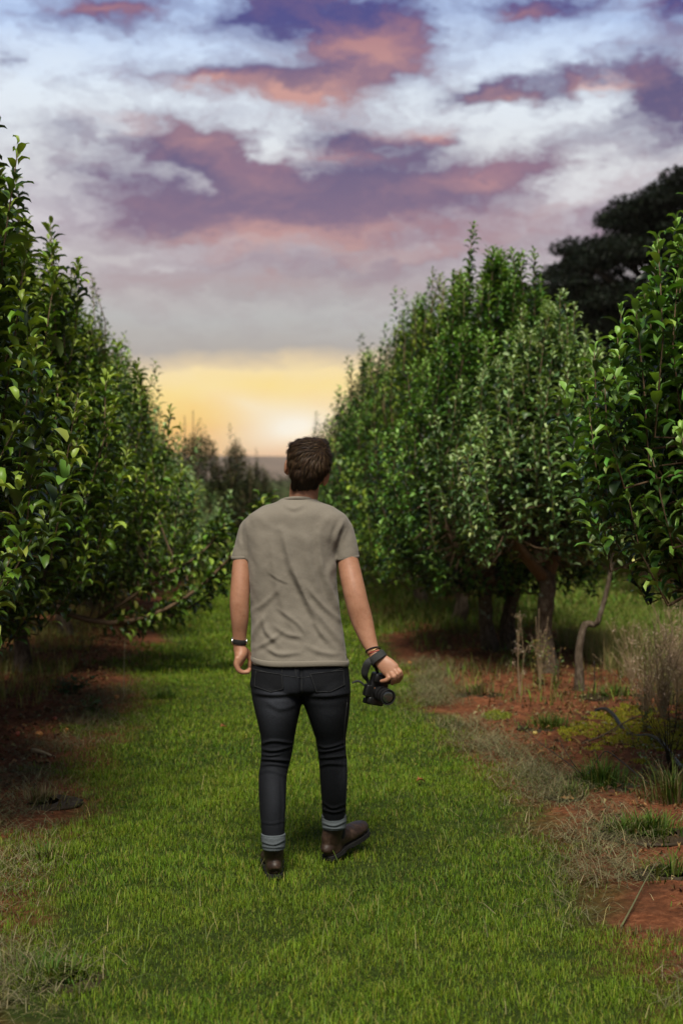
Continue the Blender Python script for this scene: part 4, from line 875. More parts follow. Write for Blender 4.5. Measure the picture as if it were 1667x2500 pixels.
    def surf(px, py, lift=.001):
        d = Vector(P(px, py, 1.0) - np.array((0, 0, CAMH))); d.normalize(); h = bvh.ray_cast(Vector((0, 0, CAMH)), d)
        return np.array(h[0]) + np.array(h[1]) * lift if h[0] is not None else P(px, py, D - .1)
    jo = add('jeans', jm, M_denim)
    def stitch(lines, parent, name='stitching', w=.0011):
        sb = MB()
        for l in lines:
            q = catmull(np.array([J(*p) for p in l]), 6); sb.add(*tube(np.array([surf(a, b, .0012) for a, b in q]), w, n=5, sub=1))
        me = sb.mesh(name); return add(name, me, M_thread, parent)
    stitch([[(440, 125), (430, 220)], [(530, 112), (545, 250)], [(582, 130), (585, 250), (583, 360)], [(205, 165), (320, 190), (440, 215), (580, 235)], [(585, 235), (740, 205), (935, 150)], [(930, 420), (905, 700), (930, 900), (915, 1240)]], jo)
    for quad in ([(232, 175), (440, 205), (450, 320), (350, 352), (222, 300)], [(640, 200), (905, 170), (915, 290), (800, 350), (690, 345)]):
        q = np.array([J(*p) for p in quad]); c = q.mean(0); pb = MB(); pts = []; q2 = []
        for i in range(len(q)):
            for t in np.linspace(0, 1, 6)[:-1]: q2.append(q[i] * (1 - t) + q[(i + 1) % len(q)] * t)
        q2 = np.array(q2); lev = [(1.0, -.001), (.985, .0028), (.94, .0022), (.75, .0025), (.5, .0025), (.25, .0025), (.02, .0025)]
        for s, lf in lev: pts += [surf(*(c + (p - c) * s), lf) for p in q2]
        n_ = len(q2); pb.add(pts, ringfaces(len(lev), n_)[:, ::-1], None, (.0052, .006, .0078)); po = add('back_pocket', pb.mesh('back_pocket'), M_denim, jo)
        sb = MB().add(*tube(np.array([surf(*(c + (p - c) * .93), .0045) for p in np.vstack([q2, q2[:1]])]), .0009, n=4, sub=1)); add('stitching', sb.mesh('stitching'), M_thread, po)
    for (rows, tilt) in (([(2034, 637.5, 697, 5.815, .056), (2044, 637.5, 697.5, 5.815, .058), (2058, 639, 697, 5.815, .057), (2071, 640, 696, 5.815, .054)], 0), ([(1988, 785, 845.5, 6.068, .056), (1998, 785, 846, 6.07, .058), (2010, 785.5, 845.5, 6.07, .057), (2022, 786.5, 844, 6.07, .054)], 1)):
        c_ = MB().add(*rings(rows, n=40, sub=4, expo=2.1)); me = remeshed(c_, 'cuff', .0035, 2, .4)
        y0 = rows[0][0]; xl, xr = rows[0][1], rows[0][2]
        fold(me, [([(xl - 2, y0 + 4), ((xl + xr) / 2, y0 + 7), (xr + 2, y0 + 3)], .0035, 2), ([(xl, y0 + 20), ((xl + xr) / 2, y0 + 28), (xr, y0 + 16)], .004, 2.4), ([(xl, y0 + 32), ((xl + xr) / 2, y0 + 35), (xr, y0 + 33)], .003, 2)])
        add('cuff', me, M_cuff, jo)
    # boots
    def boot(heel, fdir, pitch, shaft_top, name='boot'):
        f = nrm(np.array(fdir)); sdv = np.cross(f, UV); fp = f * math.cos(pitch) + UV * math.sin(pitch); up = np.cross(sdv, fp)
        Lb = .285; B_ = MB()
        S_ = [(0, .020, .045), (.03, .029, .065), (.10, .033, .080), (.25, .0365, .108), (.38, .036, .100), (.5, .039, .082), (.63, .046, .070), (.76, .0485, .062), (.87, .044, .056), (.95, .033, .048), (1.0, .014, .034)]
        ctr = [heel + fp * Lb * s + up * (.022 + h / 2) for s, w, h in S_]
        B_.add(*tube(ctr, [w for _, w, h in S_], [h / 2 for _, w, h in S_], n=24, sub=3, ref=sdv, round_caps=False))
        ank = heel + fp * .075 + up * .09
        B_.add(*tube([heel + fp * .052 + up * .03, heel + fp * .052 + up * .085, (heel + fp * .050 + up * .085) * .45 + shaft_top * .55, shaft_top], [.034, .038, .0415, .044], [.052, .054, .050, .047], n=24, sub=3, ref=sdv))
        me = remeshed(B_, 'boot', .0035, 4, .5); V = getV(me); N_ = getN(me); V += N_ * (.0015 * vnoise(V, 45, 2) + .0015 * np.sin(((V - heel) @ fp) * 160) * np.exp(-(((V - heel) @ fp - .16) / .03) ** 2))[:, None]; setV(me, V)
        bo = add('boot', me, M_leather)
        # sole: tread slab with heel block
        sb = MB(); n = 14; out = []
        for s, w, h in S_: out.append((s, w + .001))
        left = [heel + fp * (Lb + .008) * (s - .01) + sdv * w for s, w in out]; right = [heel + fp * (Lb + .008) * (s - .01) - sdv * w for s, w in out][::-1]
        rim = np.array(left + right); nn = len(rim); lift = np.array([0.0] * nn); sv = np.array([s for s, _ in out] + [s for s, _ in out][::-1]); th = np.where((sv > .30) & (sv < .42), .009, .018)
        topv = rim + up * .030; botv = rim + up * (.030 - th)[:, None]
        Vv = np.vstack([botv, topv]); j = np.arange(nn); k2 = (j + 1) % nn; sb.add(Vv, np.stack([j, k2, nn + k2, nn + j], -1))
        h_ = len(out); Q = [(i, i + 1, nn - 2 - i, nn - 1 - i) for i in range(h_ - 1)]; sb.add(botv, np.array(Q)[:, ::-1]); sb.add(topv, np.array(Q))
        for i in range(1, h_ - 1):
            for s_ in (0, 1):
                p = botv[i] if s_ == 0 else botv[nn - 1 - i]; sb.add(*box(p - up * .001 - (sdv if s_ == 0 else -sdv) * .008, (.005, .0065, .004), np.stack([sdv, fp, up], 1)))
        add('sole', sb.mesh('sole', smooth=False), M_rubber, bo)
        for s_ in (-1, 1):
            gc = heel + fp * .085 + up * .105 + (shaft_top - ank) * .25; gm = MB().add(*ellipsoid(gc + sdv * s_ * .033, (.009, .022, .042), np.stack([sdv, fp, up], 1), 16, 10)); add('elastic_panel', gm.mesh('elastic_panel'), M_elastic, bo)
        pt = MB().add(*tube([shaft_top - f * .043 - UV * .035, shaft_top - f * .046, shaft_top - f * .046 - UV * .02 + sdv * .004], [.006, .006, .006], [.0015] * 3, n=8, ref=sdv)); add('pull_tab', pt.mesh('pull_tab'), M_leather, bo)
        wl = MB().add(*tube([heel + up * .055 + fp * .003 + sdv * .022 , heel - fp * .004 + up * .058, heel + up * .055 + fp * .003 - sdv * .022], .0022, n=6)); add('heel_seam', wl.mesh('heel_seam'), M_leather, bo)
    hl = G(671, 2146); boot(np.array((hl[0], hl[1], -.012)), FV - .10 * RV, math.radians(0), P(668, 2060, 5.83))
    hr = G(811, 2103); rd = nrm(RV * (1, 1, 0)); boot(np.array((hr[0] - .02 * rd[0], hr[1], -.006)), FV * .80 + rd * .60, math.radians(14), P(815, 2010, 6.075))
    # watch
    wc = P(585.5, 1566, 5.905); ax = nrm(P(585, 1588, 5.907) - P(585, 1540, 5.90)); wu = nrm(np.cross(ax, FV)); ax2 = nrm(ax + wu * -.12); ph = np.linspace(0, 2 * math.pi, 41); w1 = nrm(np.cross(ax2, FV)); w2 = np.cross(ax2, w1)
    ring = np.array([wc + w1 * .0285 * math.cos(a) + w2 * .0265 * math.sin(a) for a in ph]); wm = MB().add(*tube(ring, .0105, .0022, n=8, ref=ax2, sub=1)); wo = add('wristwatch', wm.mesh('wristwatch'), M_rubber)
    cs = MB(); c0 = wc - RV * .031; cs.add(*tube([c0 - RV * .004, c0 - RV * .0, c0 + RV * .004], [.014, .0165, .015], [.014, .0165, .015], n=24, sub=1, ref=UV)); add('watch_case', cs.mesh('watch_case'), M_steel, wo)
    bk = MB().add(*box(wc + RV * .0295 - FV * .006, (.003, .009, .010))); add('buckle', bk.mesh('buckle'), M_steel, wo)
    # bracelets, right wrist
    wc = P(912, 1592, 5.818); ax = nrm(P(918, 1604, 5.81) - P(897, 1556, 5.84)); w1 = nrm(np.cross(ax, FV)); w2 = np.cross(ax, w1)
    for nm, off, m_, rr in (('bracelet', -.010, M_elastic, .0028), ('bracelet', -.003, M_gold, .0016), ('bracelet', .003, M_red, .0013)):
        ring = np.array([wc + ax * off + w1 * .029 * math.cos(a) + w2 * .026 * math.sin(a) + ax * .004 * math.sin(a + off * 400) for a in ph]); add(nm, MB().add(*tube(ring, rr, n=7, ref=ax, sub=1)).mesh(nm), m_)
build_person()

def build_camera_prop():
    c = P(921, 1682, 5.845); o = empty('camera', c, 'black camera held low in the man’s right hand, lens turned back toward us', 'camera')
    def add(name, mb, m, parent=None, smooth=True): return obj(name, mb.mesh(name, c, smooth), m, parent or o)
    a = math.radians(14); X = RV * math.cos(a) - UV * math.sin(a) ; Zd = UV * math.cos(a) + RV * math.sin(a)
    yw = math.radians(24); Xr = X * math.cos(yw) + FV * math.sin(yw); Yf = FV * math.cos(yw) - X * math.sin(yw)     # lens looks along -Yf: back to us and a little right
    R_ = np.stack([Xr, Yf, Zd], 1)
    b = MB()
    def rb(cc, h, bev=.007, n=24, expo=5):
        # rounded box along Z
        zs = [(-1, .86), (-.93, .96), (-.8, 1), (.8, 1), (.93, .96), (1, .86)]; V = []; ph = np.arange(n) / n * 2 * math.pi
        sx = np.sign(np.cos(ph)) * np.abs(np.cos(ph)) ** (2 / expo); sy = np.sign(np.sin(ph)) * np.abs(np.sin(ph)) ** (2 / expo)
        for z, s in zs: V.append(np.stack([sx * h[0] * s, sy * h[1] * s, np.full(n, z * h[2])], -1))
        V = np.concatenate(V + [np.array([(0, 0, -h[2])]), np.array([(0, 0, h[2])])]); j = np.arange(n); k = (j + 1) % n; m_ = len(zs)
        b.add(c + (V + np.array(cc)) @ R_.T, ringfaces(m_, n), np.vstack([np.stack([np.full(n, m_ * n), k, j], -1), np.stack([np.full(n, m_ * n + 1), (m_ - 1) * n + j, (m_ - 1) * n + k], -1)]))
    rb((0, 0, 0), (.040, .018, .066)); rb((.0, -.016, .048), (.038, .020, .017)); rb((-.043, -.002, -.012), (.014, .017, .024)); rb((.0, -.008, -.050), (.036, .014, .014)); rb((-.034, .014, -.058), (.008, .010, .010))
    add('camera_body', b, M_black)
    def along(y, x=0, z=0): return c + R_ @ np.array((x, y, z))
    lx, lz = .004, -.010
    ln = MB().add(*tube([along(-.012, lx, lz), along(-.02, lx, lz), along(-.028, lx, lz), along(-.060, lx, lz), along(-.064, lx, lz), along(-.092, lx, lz), along(-.096, lx, lz), along(-.100, lx, lz)], [.030, .031, .029, .029, .031, .031, .032, .031], n=40, sub=1, ref=Zd)); lo = add('lens', ln, M_black)
    rg = MB(); ph = np.linspace(0, 2 * math.pi, 41)
    for yy, rr, tk in ((-.101, .0305, .0022), (-.098, .024, .0015), (-.045, .0297, .0016), (-.075, .0315, .0014)):
        rg.add(*tube([along(yy, lx + rr * math.cos(t), lz + rr * math.sin(t)) for t in ph], tk, n=6, sub=1, ref=-Yf))
    add('focus_ring', rg, M_elastic, lo)
    def f_gl(nt, N, L, b_): pset(b_, Roughness=.05, Specular_IOR_Level=1.0, Coat_Weight=1.0); b_.inputs['Base Color'].default_value = (.02, .025, .022, 1)
    gl = MB().add(*ellipsoid(along(-.0985, lx, lz), (.024, .005, .024), R_, 28, 12)); add('front_glass', gl, mat('lens_glass', f_gl), lo)
    bt = MB(); 
    for (xx, zz) in ((.018, .050), (-.012, .052)): bt.add(*tube([along(-.030, xx, zz), along(-.040, xx, zz)], .006, n=14, sub=1, ref=Zd))
    add('button', bt, M_elastic)
    ob = MB().add(*box(along(-.0195, -.022, -.004), (.0018, .001, .011), R_)); add('orange_mark', ob, plain('orange_paint', (.45, .16, .03), .6))
    # strap: wound round the wrist, looping down to the lugs
    sp = MB(); wc = P(923, 1608, 5.803); ax = nrm(P(943, 1625, 5.785) - P(915, 1598, 5.812)); w1 = nrm(np.cross(ax, FV)); w2 = np.cross(ax, w1); axt = nrm(ax * .9 - RV * .12 - UV * .1)
    for off, dr in ((-.004, 0), (.002, .0025)):
        ring = np.array([wc + ax * off + w1 * (.034 + dr) * math.cos(t) + w2 * (.028 + dr) * math.sin(t) + ax * .004 * math.sin(t * 2) for t in ph]); sp.add(*tube(ring, .0145, .0016, n=8, ref=axt, sub=1))
    sp.add(*px_tube([(908, 1606, 5.80, .010, .0018), (898, 1618, 5.79, .015, .002), (891, 1636, 5.80, .016, .002), (890.5, 1650, 5.81, .012, .002), (897, 1662, 5.83, .007, .002), (901, 1676, 5.84, .005, .002), (902, 1690, 5.84, .005, .002)], n=10, caps=False))
    sp.add(*px_tube([(914, 1618, 5.80, .008, .0018), (917, 1630, 5.815, .007, .0018), (921, 1640, 5.83, .006, .0018), (922, 1650, 5.84, .006, .0018)], n=10, caps=False))
    sp.add(*px_tube([(896, 1682, 5.84, .004, .0015), (888, 1672, 5.84, .004, .0015), (880, 1665, 5.845, .0045, .0015), (872, 1663, 5.85, .005, .0015), (865, 1665, 5.85, .004, .0015), (859, 1668, 5.85, .003, .0015)], n=8, ref=UV, caps=False))
    add('strap', sp, M_web)
build_camera_prop()
# ------------------------------------------------------------------ small things on the ground
def gz(p): return np.array((p[0], p[1], float(ground_z(p[0], p[1]))))
def tuft(px, py, n, h, spread, pal, label, name='grass_tuft', lean=.5, w=.006, cat='grass tuft', group='green tufts on the bare soil', seed=0):
    r = np.random.default_rng(int(px * 7 + py + seed)); o = gz(G(px, py)); a = r.uniform(0, 6.28, n); rr = np.abs(r.normal(0, spread, n)); b = np.stack([np.cos(a) * rr, np.sin(a) * rr * .8, 0 * a - .01], -1)
    az = a + r.normal(0, .6, n); mb = blades(b, h * r.uniform(.45, 1.25, n) * np.clip(1.15 - rr / (spread * 3), .3, 1), w * r.uniform(.6, 1.3, n), np.abs(r.normal(lean, .28, n)) + rr / spread * .15, az, cols(n, pal, None, .2, r))
    e_ = ellipsoid((0, 0, -.012), (spread * 1.7, spread * 1.4, .016), n=16, m=6); mb.add(e_[0] + r.normal(0, .002, e_[0].shape), e_[1], e_[2], (.05, .035, .02))
    tag(obj(name, mb.mesh(name), M_grass, origin=o), label, cat, group)
GRN = [(.05, .11, .015), (.08, .14, .02), (.035, .08, .012), (.12, .14, .03)]; YG = [(.12, .15, .02), (.08, .13, .015), (.16, .15, .05)]; DRY = [(.24, .17, .09), (.17, .12, .06), (.30, .22, .13), (.10, .10, .03)]
tuft(1465, 1925, 520, .17, .13, GRN, 'big dark green grass tuft under the arching black twig')
tuft(1400, 1950, 160, .10, .09, GRN + DRY, 'thin spiky tuft left of the big dark one, against bare red earth')
tuft(1340, 1785, 300, .12, .13, YG + GRN, 'yellow-green tuft on red soil left of the black hose')
tuft(1590, 2040, 420, .12, .14, YG + GRN, 'wide bright tuft nearest the right edge of the path')
tuft(1520, 2035, 160, .09, .10, YG, 'low light tuft just left of the widest one near the right edge')
tuft(1500, 1712, 220, .12, .16, GRN, 'flat green tuft at the foot of the crooked sapling')
tuft(1640, 2140, 160, .12, .10, YG + GRN, 'bright tuft at the right edge beside the fallen dry stem', lean=.6)
tuft(1170, 1700, 160, .14, .12, DRY + GRN, 'feathery half dry tuft leaning at the edge of the mown grass, right of the camera')
tuft(1110, 1770, 120, .09, .12, DRY + GRN, 'small dry tuft in the clippings on the right of the path')
tuft(1640, 1960, 260, .25, .12, GRN + DRY, 'tall loose tuft at the right edge above the widest one')
tuft(400, 1700, 260, .09, .13, GRN, 'dark low tuft on the left edge of the mown grass level with the man’s hips')
tuft(470, 1610, 300, .10, .20, GRN, 'broad green tuft on the left of the path behind the man')
tuft(120, 2090, 200, .10, .12, GRN + DRY, 'green tuft in the dry clippings at the left edge')
tuft(130, 2380, 260, .09, .14, GRN + YG, 'grass tuft at bottom left beside bare soil')
tuft(90, 1960, 200, .09, .14, DRY, 'strawy tuft on the left where clippings meet soil', group='green tufts on the bare soil')
tuft(700, 1560, 10, .05, .1, GRN, 'small tuft hidden beyond the man on the path') if False else None

def dry_weed(px, py, h, n, spread, label, seed, pale=True, heads=True):
    r = np.random.default_rng(seed); o = gz(G(px, py)); st = MB(); hd = st; sc = (.30, .22, .13) if heads else (.06, .05, .025)
    for i in range(n):
        a = r.uniform(0, 6.28); s = r.uniform(.1, 1) * spread; hh = h * r.uniform(.6, 1.08); tip = np.array((math.cos(a) * s, math.sin(a) * s, hh)); mid = tip * (.35, .35, .5) + r.normal(0, .015, 3)
        q = catmull([(0, 0, -.02), mid * .5 + r.normal(0, .008, 3), mid, tip], 4); st.add(*tube(q, np.linspace(.0045, .0012, len(q)), n=5, sub=1, ref=(1, .2, 0)), C=sc)
        for b in range(r.integers(3, 7)):
            k = r.integers(len(q) // 3, len(q)); p0 = q[k - 1]; dd = nrm((r.normal(0, .8), r.normal(0, .8), 1.0)) * r.uniform(.05, .2) * h; st.add(*tube([p0, p0 + dd * .5 + (0, 0, .005), p0 + dd], [.0018, .0013, .0008], n=4, sub=1, ref=(1, .2, 0)), C=sc)
            if heads and r.random() < .75:
                m = 9; p = p0 + dd + r.normal(0, .012, (m, 3)); leaves(p, nrm(r.standard_normal((m, 3))), np.tile((0, 0, 1.), (m, 1)) + r.normal(0, .4, (m, 3)), r.uniform(.010, .022, m), cols(m, [(.42, .30, .22), (.30, .2, .13), (.5, .4, .3)], None, .15, r), 1, mb=hd, r=r)
    tag(obj('dry_weed', st.mesh('dry_weed'), M_straw, origin=o), label, 'weed', 'dry branching weeds on the right')
M_drystem = plain('dry_stem', (.12, .085, .05), .85, 0, 60, .3, spec=.15)
dry_weed(1575, 1748, .62, 26, .40, 'dry weed with pale seed heads standing behind the moss patch', 1)
dry_weed(1618, 1772, .70, 30, .38, 'dense brown dry weed by the right edge, tallest of the pale clump', 2)
dry_weed(1655, 1735, .72, 26, .35, 'dry weed cut by the right edge above the moss patch', 3)
dry_weed(1640, 1655, .68, 20, .34, 'paler dry weed farther back at the right edge', 4)
dry_weed(1540, 1690, .50, 12, .34, 'sparse dry weed right of the crooked sapling with pinkish heads', 5)
dry_weed(1268, 1705, .62, 4, .06, 'thin upright dry stalk with a pinkish head left of the forked trunk', 6)
dry_weed(1318, 1690, .60, 4, .07, 'thin dry stalk with pinkish head right before the forked trunk', 7)
dry_weed(1640, 1900, .38, 10, .2, 'low dark branching weed at the right edge below the hose', 8, heads=False)

def sapling():
    d = 10.75; q = [(1413, 1698), (1413, 1640), (1412, 1590), (1424, 1530), (1437, 1523), (1455, 1523), (1467, 1490), (1478, 1450), (1487, 1410), (1493, 1372), (1497, 1330)]
    pts = np.array([P(a, b, d) for a, b in q]); o = np.array((pts[0][0], pts[0][1], 0)); o = gz(o); pts[0][2] = -.05
    root = empty('sapling', o, 'crooked young apple sapling with a bent grey stem and a small tuft of leaves', 'sapling')
    tk = MB().add(*tube(pts, [.050, .036, .030, .026, .026, .022, .019, .018, .016, .013, .007], n=12, sub=3, ref=(1, .1, 0)))
    r = np.random.default_rng(5); tw = MB(); B = []; Dv = []
    for (a, b) in ((1470, 1300), (1510, 1290), (1540, 1340), (1520, 1370), (1480, 1350), (1500, 1262), (1455, 1330), (1548, 1385)):
        e = P(a, b, d + r.uniform(-.12, .12)); s = P(1494 + r.uniform(-3, 3), 1365 - r.uniform(0, 30), d); tw.add(*tube([s, (s + e) / 2 + (0, 0, .02), e], [.006, .005, .002], n=5, sub=2))
        n = 26; t = r.uniform(.2, 1, n); B.append(s + (e - s) * t[:, None] + r.normal(0, .025, (n, 3))); Dv.append(nrm(nrm(e - s) + r.normal(0, .8, (n, 3))))
    B = np.concatenate(B); n = len(B); lv = leaves(B, np.concatenate(Dv), np.tile((0, 0, 1.), (n, 1)) + r.normal(0, .3, (n, 3)), r.uniform(.06, .09, n), cols(n, [(.10, .16, .05), (.07, .12, .03), (.16, .2, .07)], None, .2, r), 0, r=r)
    obj('trunk', tk.mesh('trunk', o), M_bark, root); obj('twigs', tw.mesh('twigs', o), M_twig, root); obj('leaves', lv.mesh('leaves', o), M_leaf, root)
    M_app = plain('apple_skin', (.42, .42, .10), .35, 0, 20, .25)
    ap = MB(); V, Q, T_ = ellipsoid((0, 0, 0), (.030, .030, .027), n=20, m=14); rr = np.hypot(V[:, 0], V[:, 1]); V[:, 2] -= np.sign(V[:, 2]) * .010 * np.exp(-(rr / .009) ** 2); ap.add(V + P(1546, 1372, d - .05), Q, T_)
    ap.add(*tube([P(1546, 1366, d - .05), P(1545, 1352, d - .03)], .0015, n=5, sub=1)); obj('apple', ap.mesh('apple', o), M_app, root)
sapling()

M_fruit = {k: plain('fruit_' + k, c, .4, .1, 30, .3) for k, c in (('orange', (.55, .22, .05)), ('red', (.35, .07, .03)), ('yellow', (.5, .38, .10)))}
for i, (px, py, k, lb) in enumerate([(96, 1808, 'orange', 'orange fallen fruit on the soil at the left, the largest of three'), (45, 1806, 'red', 'reddish fallen fruit nearest the left edge'), (135, 1762, 'red', 'small red fallen fruit on dark soil farther from the camera'),
                          (163, 1788, 'orange', 'small orange fallen fruit right of the others on the left soil'), (1000, 1622, 'orange', 'orange fallen fruit on dark soil past the camera hand'), (1095, 1590, 'yellow', 'pale yellow fallen fruit on the shaded soil of the right row'),
                          (285, 1705, 'orange', 'orange fallen fruit among litter behind the pale seed stalk'), (1305, 1805, 'yellow', 'tan fallen fruit by the clippings, below the yellow-green tuft')]):
    p = gz(G(px, py)); s = (.025, .02, .016, .014, .02, .02, .018, .016)[i]; V, Q, T_ = ellipsoid((0, 0, s * .8), (s, s, s * .9), n=18, m=12); rr = np.hypot(V[:, 0], V[:, 1]); V[:, 2] -= np.where(V[:, 2] > s * .8, 1, -1) * s * .33 * np.exp(-(rr / (s * .3)) ** 2)
    fb = MB().add(V, Q, T_).add(*tube([(0, 0, s * 1.3), (s * .2, 0, s * 2.0)], s * .05, n=5, sub=1)); tag(obj('fallen_apple', fb.mesh('fallen_apple'), M_fruit[k], origin=p), lb, 'apple', 'fallen fruit on the ground')

def twig(pts, r0, label, name='fallen_twig', m=None, branches=(), cat='twig', group=None):
    """pts: (px, py of the ground below, height above ground)"""
    q = []
    for (a, b, h) in pts: g = gz(G(a, b)); q.append(g + (0, 0, h))
    q = np.array(q); o = q[0].copy(); o[2] = 0; mb = MB().add(*tube(q, np.linspace(r0, r0 * .45, len(q)), n=7, sub=4, ref=(0.1, .2, 1)))
    for br in branches: b_ = np.array([gz(G(a, b)) + (0, 0, h) for a, b, h in br]); mb.add(*tube(b_, np.linspace(r0 * .6, r0 * .25, len(b_)), n=5, sub=3, ref=(.1, .2, 1)))
    tag(obj(name, mb.mesh(name, o), m or M_drystem, origin=o), label, cat, group)
M_blacktwig = plain('dark_twig', (.018, .012, .010), .7, 0, 60, .3)
twig([(1588, 1935, .01), (1560, 1935, .06), (1520, 1930, .13), (1480, 1915, .15), (1460, 1912, .11), (1440, 1925, .07), (1425, 1930, .06)], .0045, 'black thin twig arching over the big grass tuft', m=M_blacktwig, branches=[[(1425, 1930, .06), (1395, 1945, .17), (1365, 1940, .27)], [(1425, 1930, .06), (1380, 1912, .10), (1320, 1870, .12), (1262, 1820, .13), (1240, 1790, .13)]], group='twigs fallen on the soil')
twig([(1420, 1830, .02), (1470, 1812, .03), (1520, 1795, .05), (1560, 1780, .06), (1570, 1778, .05)], .006, 'forked brown twig lying across the moss patch', branches=[[(1520, 1795, .05), (1540, 1815, .03), (1545, 1830, .01)], [(1470, 1812, .03), (1500, 1800, .03), (1545, 1790, .08)]], group='twigs fallen on the soil')
twig([(1515, 2262, .01), (1545, 2225, .03), (1575, 2185, .05), (1600, 2160, .08)], .004, 'pale dry stem lying at bottom right of the mown grass', m=plain('pale_stem', (.11, .11, .045), .8), group='twigs fallen on the soil')
twig([(1340, 1908, .004), (1370, 1912, .008), (1395, 1908, .004)], .004, 'short dark stick on bare red earth', group='twigs fallen on the soil', m=M_blacktwig)
twig([(80, 1838, .01), (105, 1846, .02), (135, 1856, .01)], .014, 'broken piece of pale wood on the left soil', name='wood_piece', cat='wood', m=plain('bare_wood', (.34, .26, .14), .8, .4, 60, .3))
twig([(303, 1705, 0), (304, 1704, .25), (306, 1704, .42)], .003, 'single pale seed stalk standing at the left edge of the grass', name='seed_stalk', cat='weed', m=plain('pale_stalk', (.34, .31, .18), .8), branches=[[(306, 1704, .36), (304, 1704, .40), (306, 1704, .46)]])
twig([(1451, 1702, -.02), (1450, 1702, .12), (1449, 1702, .24)], .006, 'short dark stick poked into the soil right of the crooked sapling', name='stake', cat='stake', m=M_blacktwig)
def hose():
    M = plain('hose_plastic', (.018, .022, .03), .35, 0, 60, .2); mb = MB()
    g = lambda a, b, h: gz(G(a, b)) + (0, 0, h)
    mb.add(*tube([g(1440, 1742, -.02), g(1462, 1745, .015), g(1480, 1752, .035), g(1498, 1768, .03), g(1515, 1785, .015), g(1535, 1800, .0), g(1560, 1806, .002), g(1580, 1812, .015), g(1606, 1832, .035), g(1636, 1862, .03), g(1662, 1892, .015), g(1700, 1930, .01), g(1760, 1990, .01)], .0125, n=14, sub=6, ref=(0, .1, 1), round_caps=True))
    o = g(1500, 1775, 0); tag(obj('irrigation_hose', mb.mesh('irrigation_hose', o), M, origin=o), 'black irrigation hose snaking over the soil and under the moss', 'hose')
hose()
def moss():
    r = np.random.default_rng(9); c = G(1590, 1805); n = 52000; a = r.uniform(0, 6.28, n); rr = np.sqrt(r.random(n)); x = c[0] + .05 + np.cos(a) * rr * .62; y = c[1] + np.sin(a) * rr * 1.15; V = np.stack([x, y, 0 * x], -1)
    k = vnoise(V, 5, 4) * .6 + vnoise(V, 14, 2) * .45 > -.15 + .75 * (rr - .6); x, y = x[k], y[k]; n = len(x)
    mb = blades(np.stack([x, y, ground_z(x, y)], -1), r.uniform(.008, .024, n), r.uniform(.003, .006, n), np.abs(r.normal(.6, .4, n)), r.uniform(0, 6.28, n), cols(n, [(.42, .38, .02), (.32, .32, .02), (.22, .22, .02), (.45, .36, .06)], None, .15, r))
    c2 = G(1212, 1755); n = 2500; a = r.uniform(0, 6.28, n); rr = np.sqrt(r.random(n)); x = c2[0] + np.cos(a) * rr * .10; y = c2[1] + np.sin(a) * rr * .2; blades(np.stack([x, y, ground_z(x, y)], -1), r.uniform(.01, .03, n), r.uniform(.003, .006, n), np.abs(r.normal(.6, .4, n)), r.uniform(0, 6.28, n), cols(n, [(.24, .24, .02), (.16, .19, .02)], None, .15, r), mb)
    tag(obj('moss', mb.mesh('moss'), M_grass), 'yellow-green moss spread on the red soil at right', 'moss', kind='stuff')
moss()
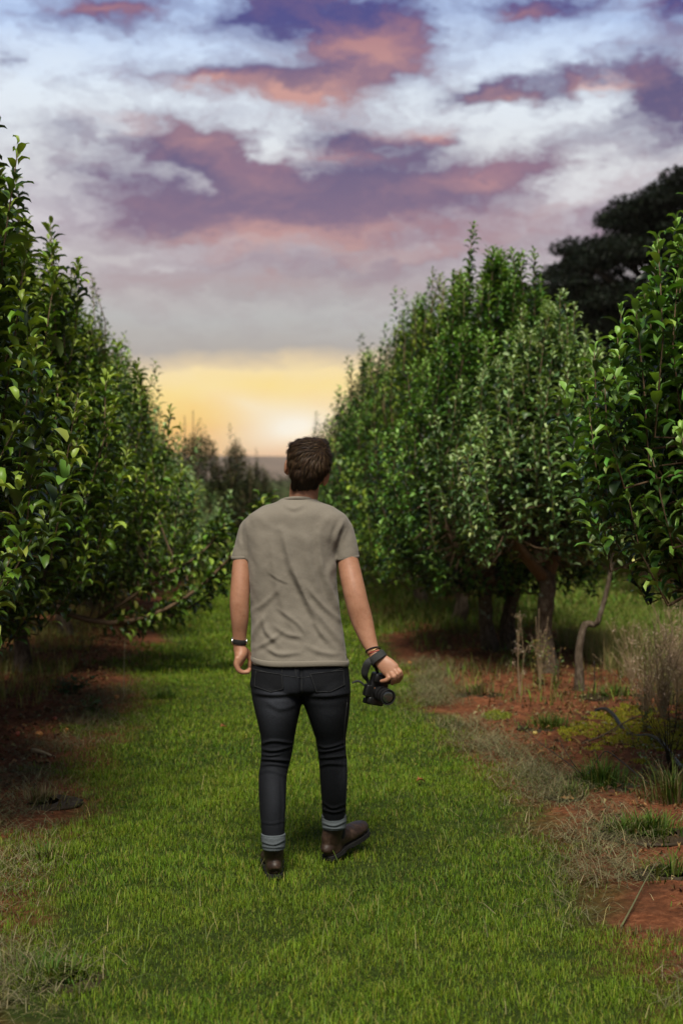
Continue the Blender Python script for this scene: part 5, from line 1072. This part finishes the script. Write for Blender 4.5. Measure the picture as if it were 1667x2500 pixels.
def leafy_weed(px, py, n, h, spread, size, pal, label, stems=8, name='leafy_weed', group='low leafy weeds'):
    r = np.random.default_rng(int(px + py)); o = gz(G(px, py)); st = MB(); B = []; Dv = []
    for i in range(stems):
        a = r.uniform(0, 6.28); s = r.uniform(.2, 1) * spread; e = np.array((math.cos(a) * s, math.sin(a) * s, h * r.uniform(.5, 1.1))); m = e * (.5, .5, .65); st.add(*tube([(0.3 * e[0], .3 * e[1], -.01), m, e], [.003, .0025, .0015], n=5, sub=2))
        k = n // stems; t = r.random(k); B.append(np.array((.3 * e[0], .3 * e[1], 0)) * (1 - t)[:, None] + e * t[:, None] + r.normal(0, .012, (k, 3))); d = r.normal(0, 1, (k, 3)); d[:, 2] = np.abs(d[:, 2]) * .5; Dv.append(nrm(d))
    B = np.concatenate(B); k = len(B); lv = leaves(B, np.concatenate(Dv), np.tile((0, 0, 1.), (k, 1)) + r.normal(0, .3, (k, 3)), size * r.uniform(.6, 1.2, k), cols(k, pal, None, .2, r), 0, bends=(.3, .8), r=r)
    root = empty(name, o, label, 'weed', group); obj('stems', st.mesh('stems'), M_twig, root); obj('leaves', lv.mesh('leaves'), M_leaf, root)
leafy_weed(165, 1700, 160, .12, .22, .05, [(.05, .11, .04), (.035, .08, .025)], 'dark leafy weed spreading low on the soil under the left trees', 14)
leafy_weed(225, 1740, 70, .08, .15, .05, [(.09, .13, .03), (.05, .09, .02)], 'smaller yellowish leafy weed right of the dark spreading one')
leafy_weed(1318, 1672, 240, .42, .10, .035, [(.10, .17, .02), (.16, .2, .03), (.05, .09, .02), (.22, .14, .03)], 'yellow-green creeper climbing the foot of the lichen spotted trunk', 12)
leafy_weed(1358, 1680, 120, .30, .10, .03, [(.12, .15, .03), (.25, .15, .05), (.05, .09, .02)], 'reddish-green weed right of the lichen spotted trunk')
leafy_weed(1285, 1640, 90, .75, .12, .05, [(.05, .10, .02), (.08, .13, .03)], 'tall thin green sucker between the two-stemmed tree and the forked one', 4)
leafy_weed(1645, 1790, 110, .28, .10, .025, [(.07, .13, .04), (.05, .10, .03)], 'slender green weed growing up through the moss near the right edge', 5)
leafy_weed(1575, 1800, 70, .22, .06, .025, [(.07, .13, .04), (.05, .10, .03)], 'slender green weed growing through the middle of the moss', 3)
leafy_weed(1610, 1925, 160, .22, .18, .03, [(.06, .11, .03), (.04, .07, .02), (.1, .1, .03)], 'dull green weed patch right of the big grass tuft', 10)
leafy_weed(215, 1640, 60, .5, .10, .04, [(.09, .13, .03), (.06, .09, .02)], 'thin yellowish weed standing under the left trees', 3)
for px, py, lb in ((535, 1782, 'curled brown leaf on the green grass left of the man’s knee'), (1015, 1916, 'tan curled leaf on the grass right of the man’s legs')):
    p = gz(G(px, py)); r = np.random.default_rng(px); mb = leaves(np.array([(0, 0, .03), (.01, .01, .03)]), np.array([(1, .2, .1), (.4, .8, .3)]), np.array([(0, 0, 1.), (.4, 0, 1)]), np.array([.06, .05]), np.array([(.22, .07, .03), (.28, .12, .05)]), 0, r=r)
    tag(obj('fallen_leaf', mb.mesh('fallen_leaf'), M_straw, origin=p), lb, 'leaf', 'fallen leaves on the mown grass')
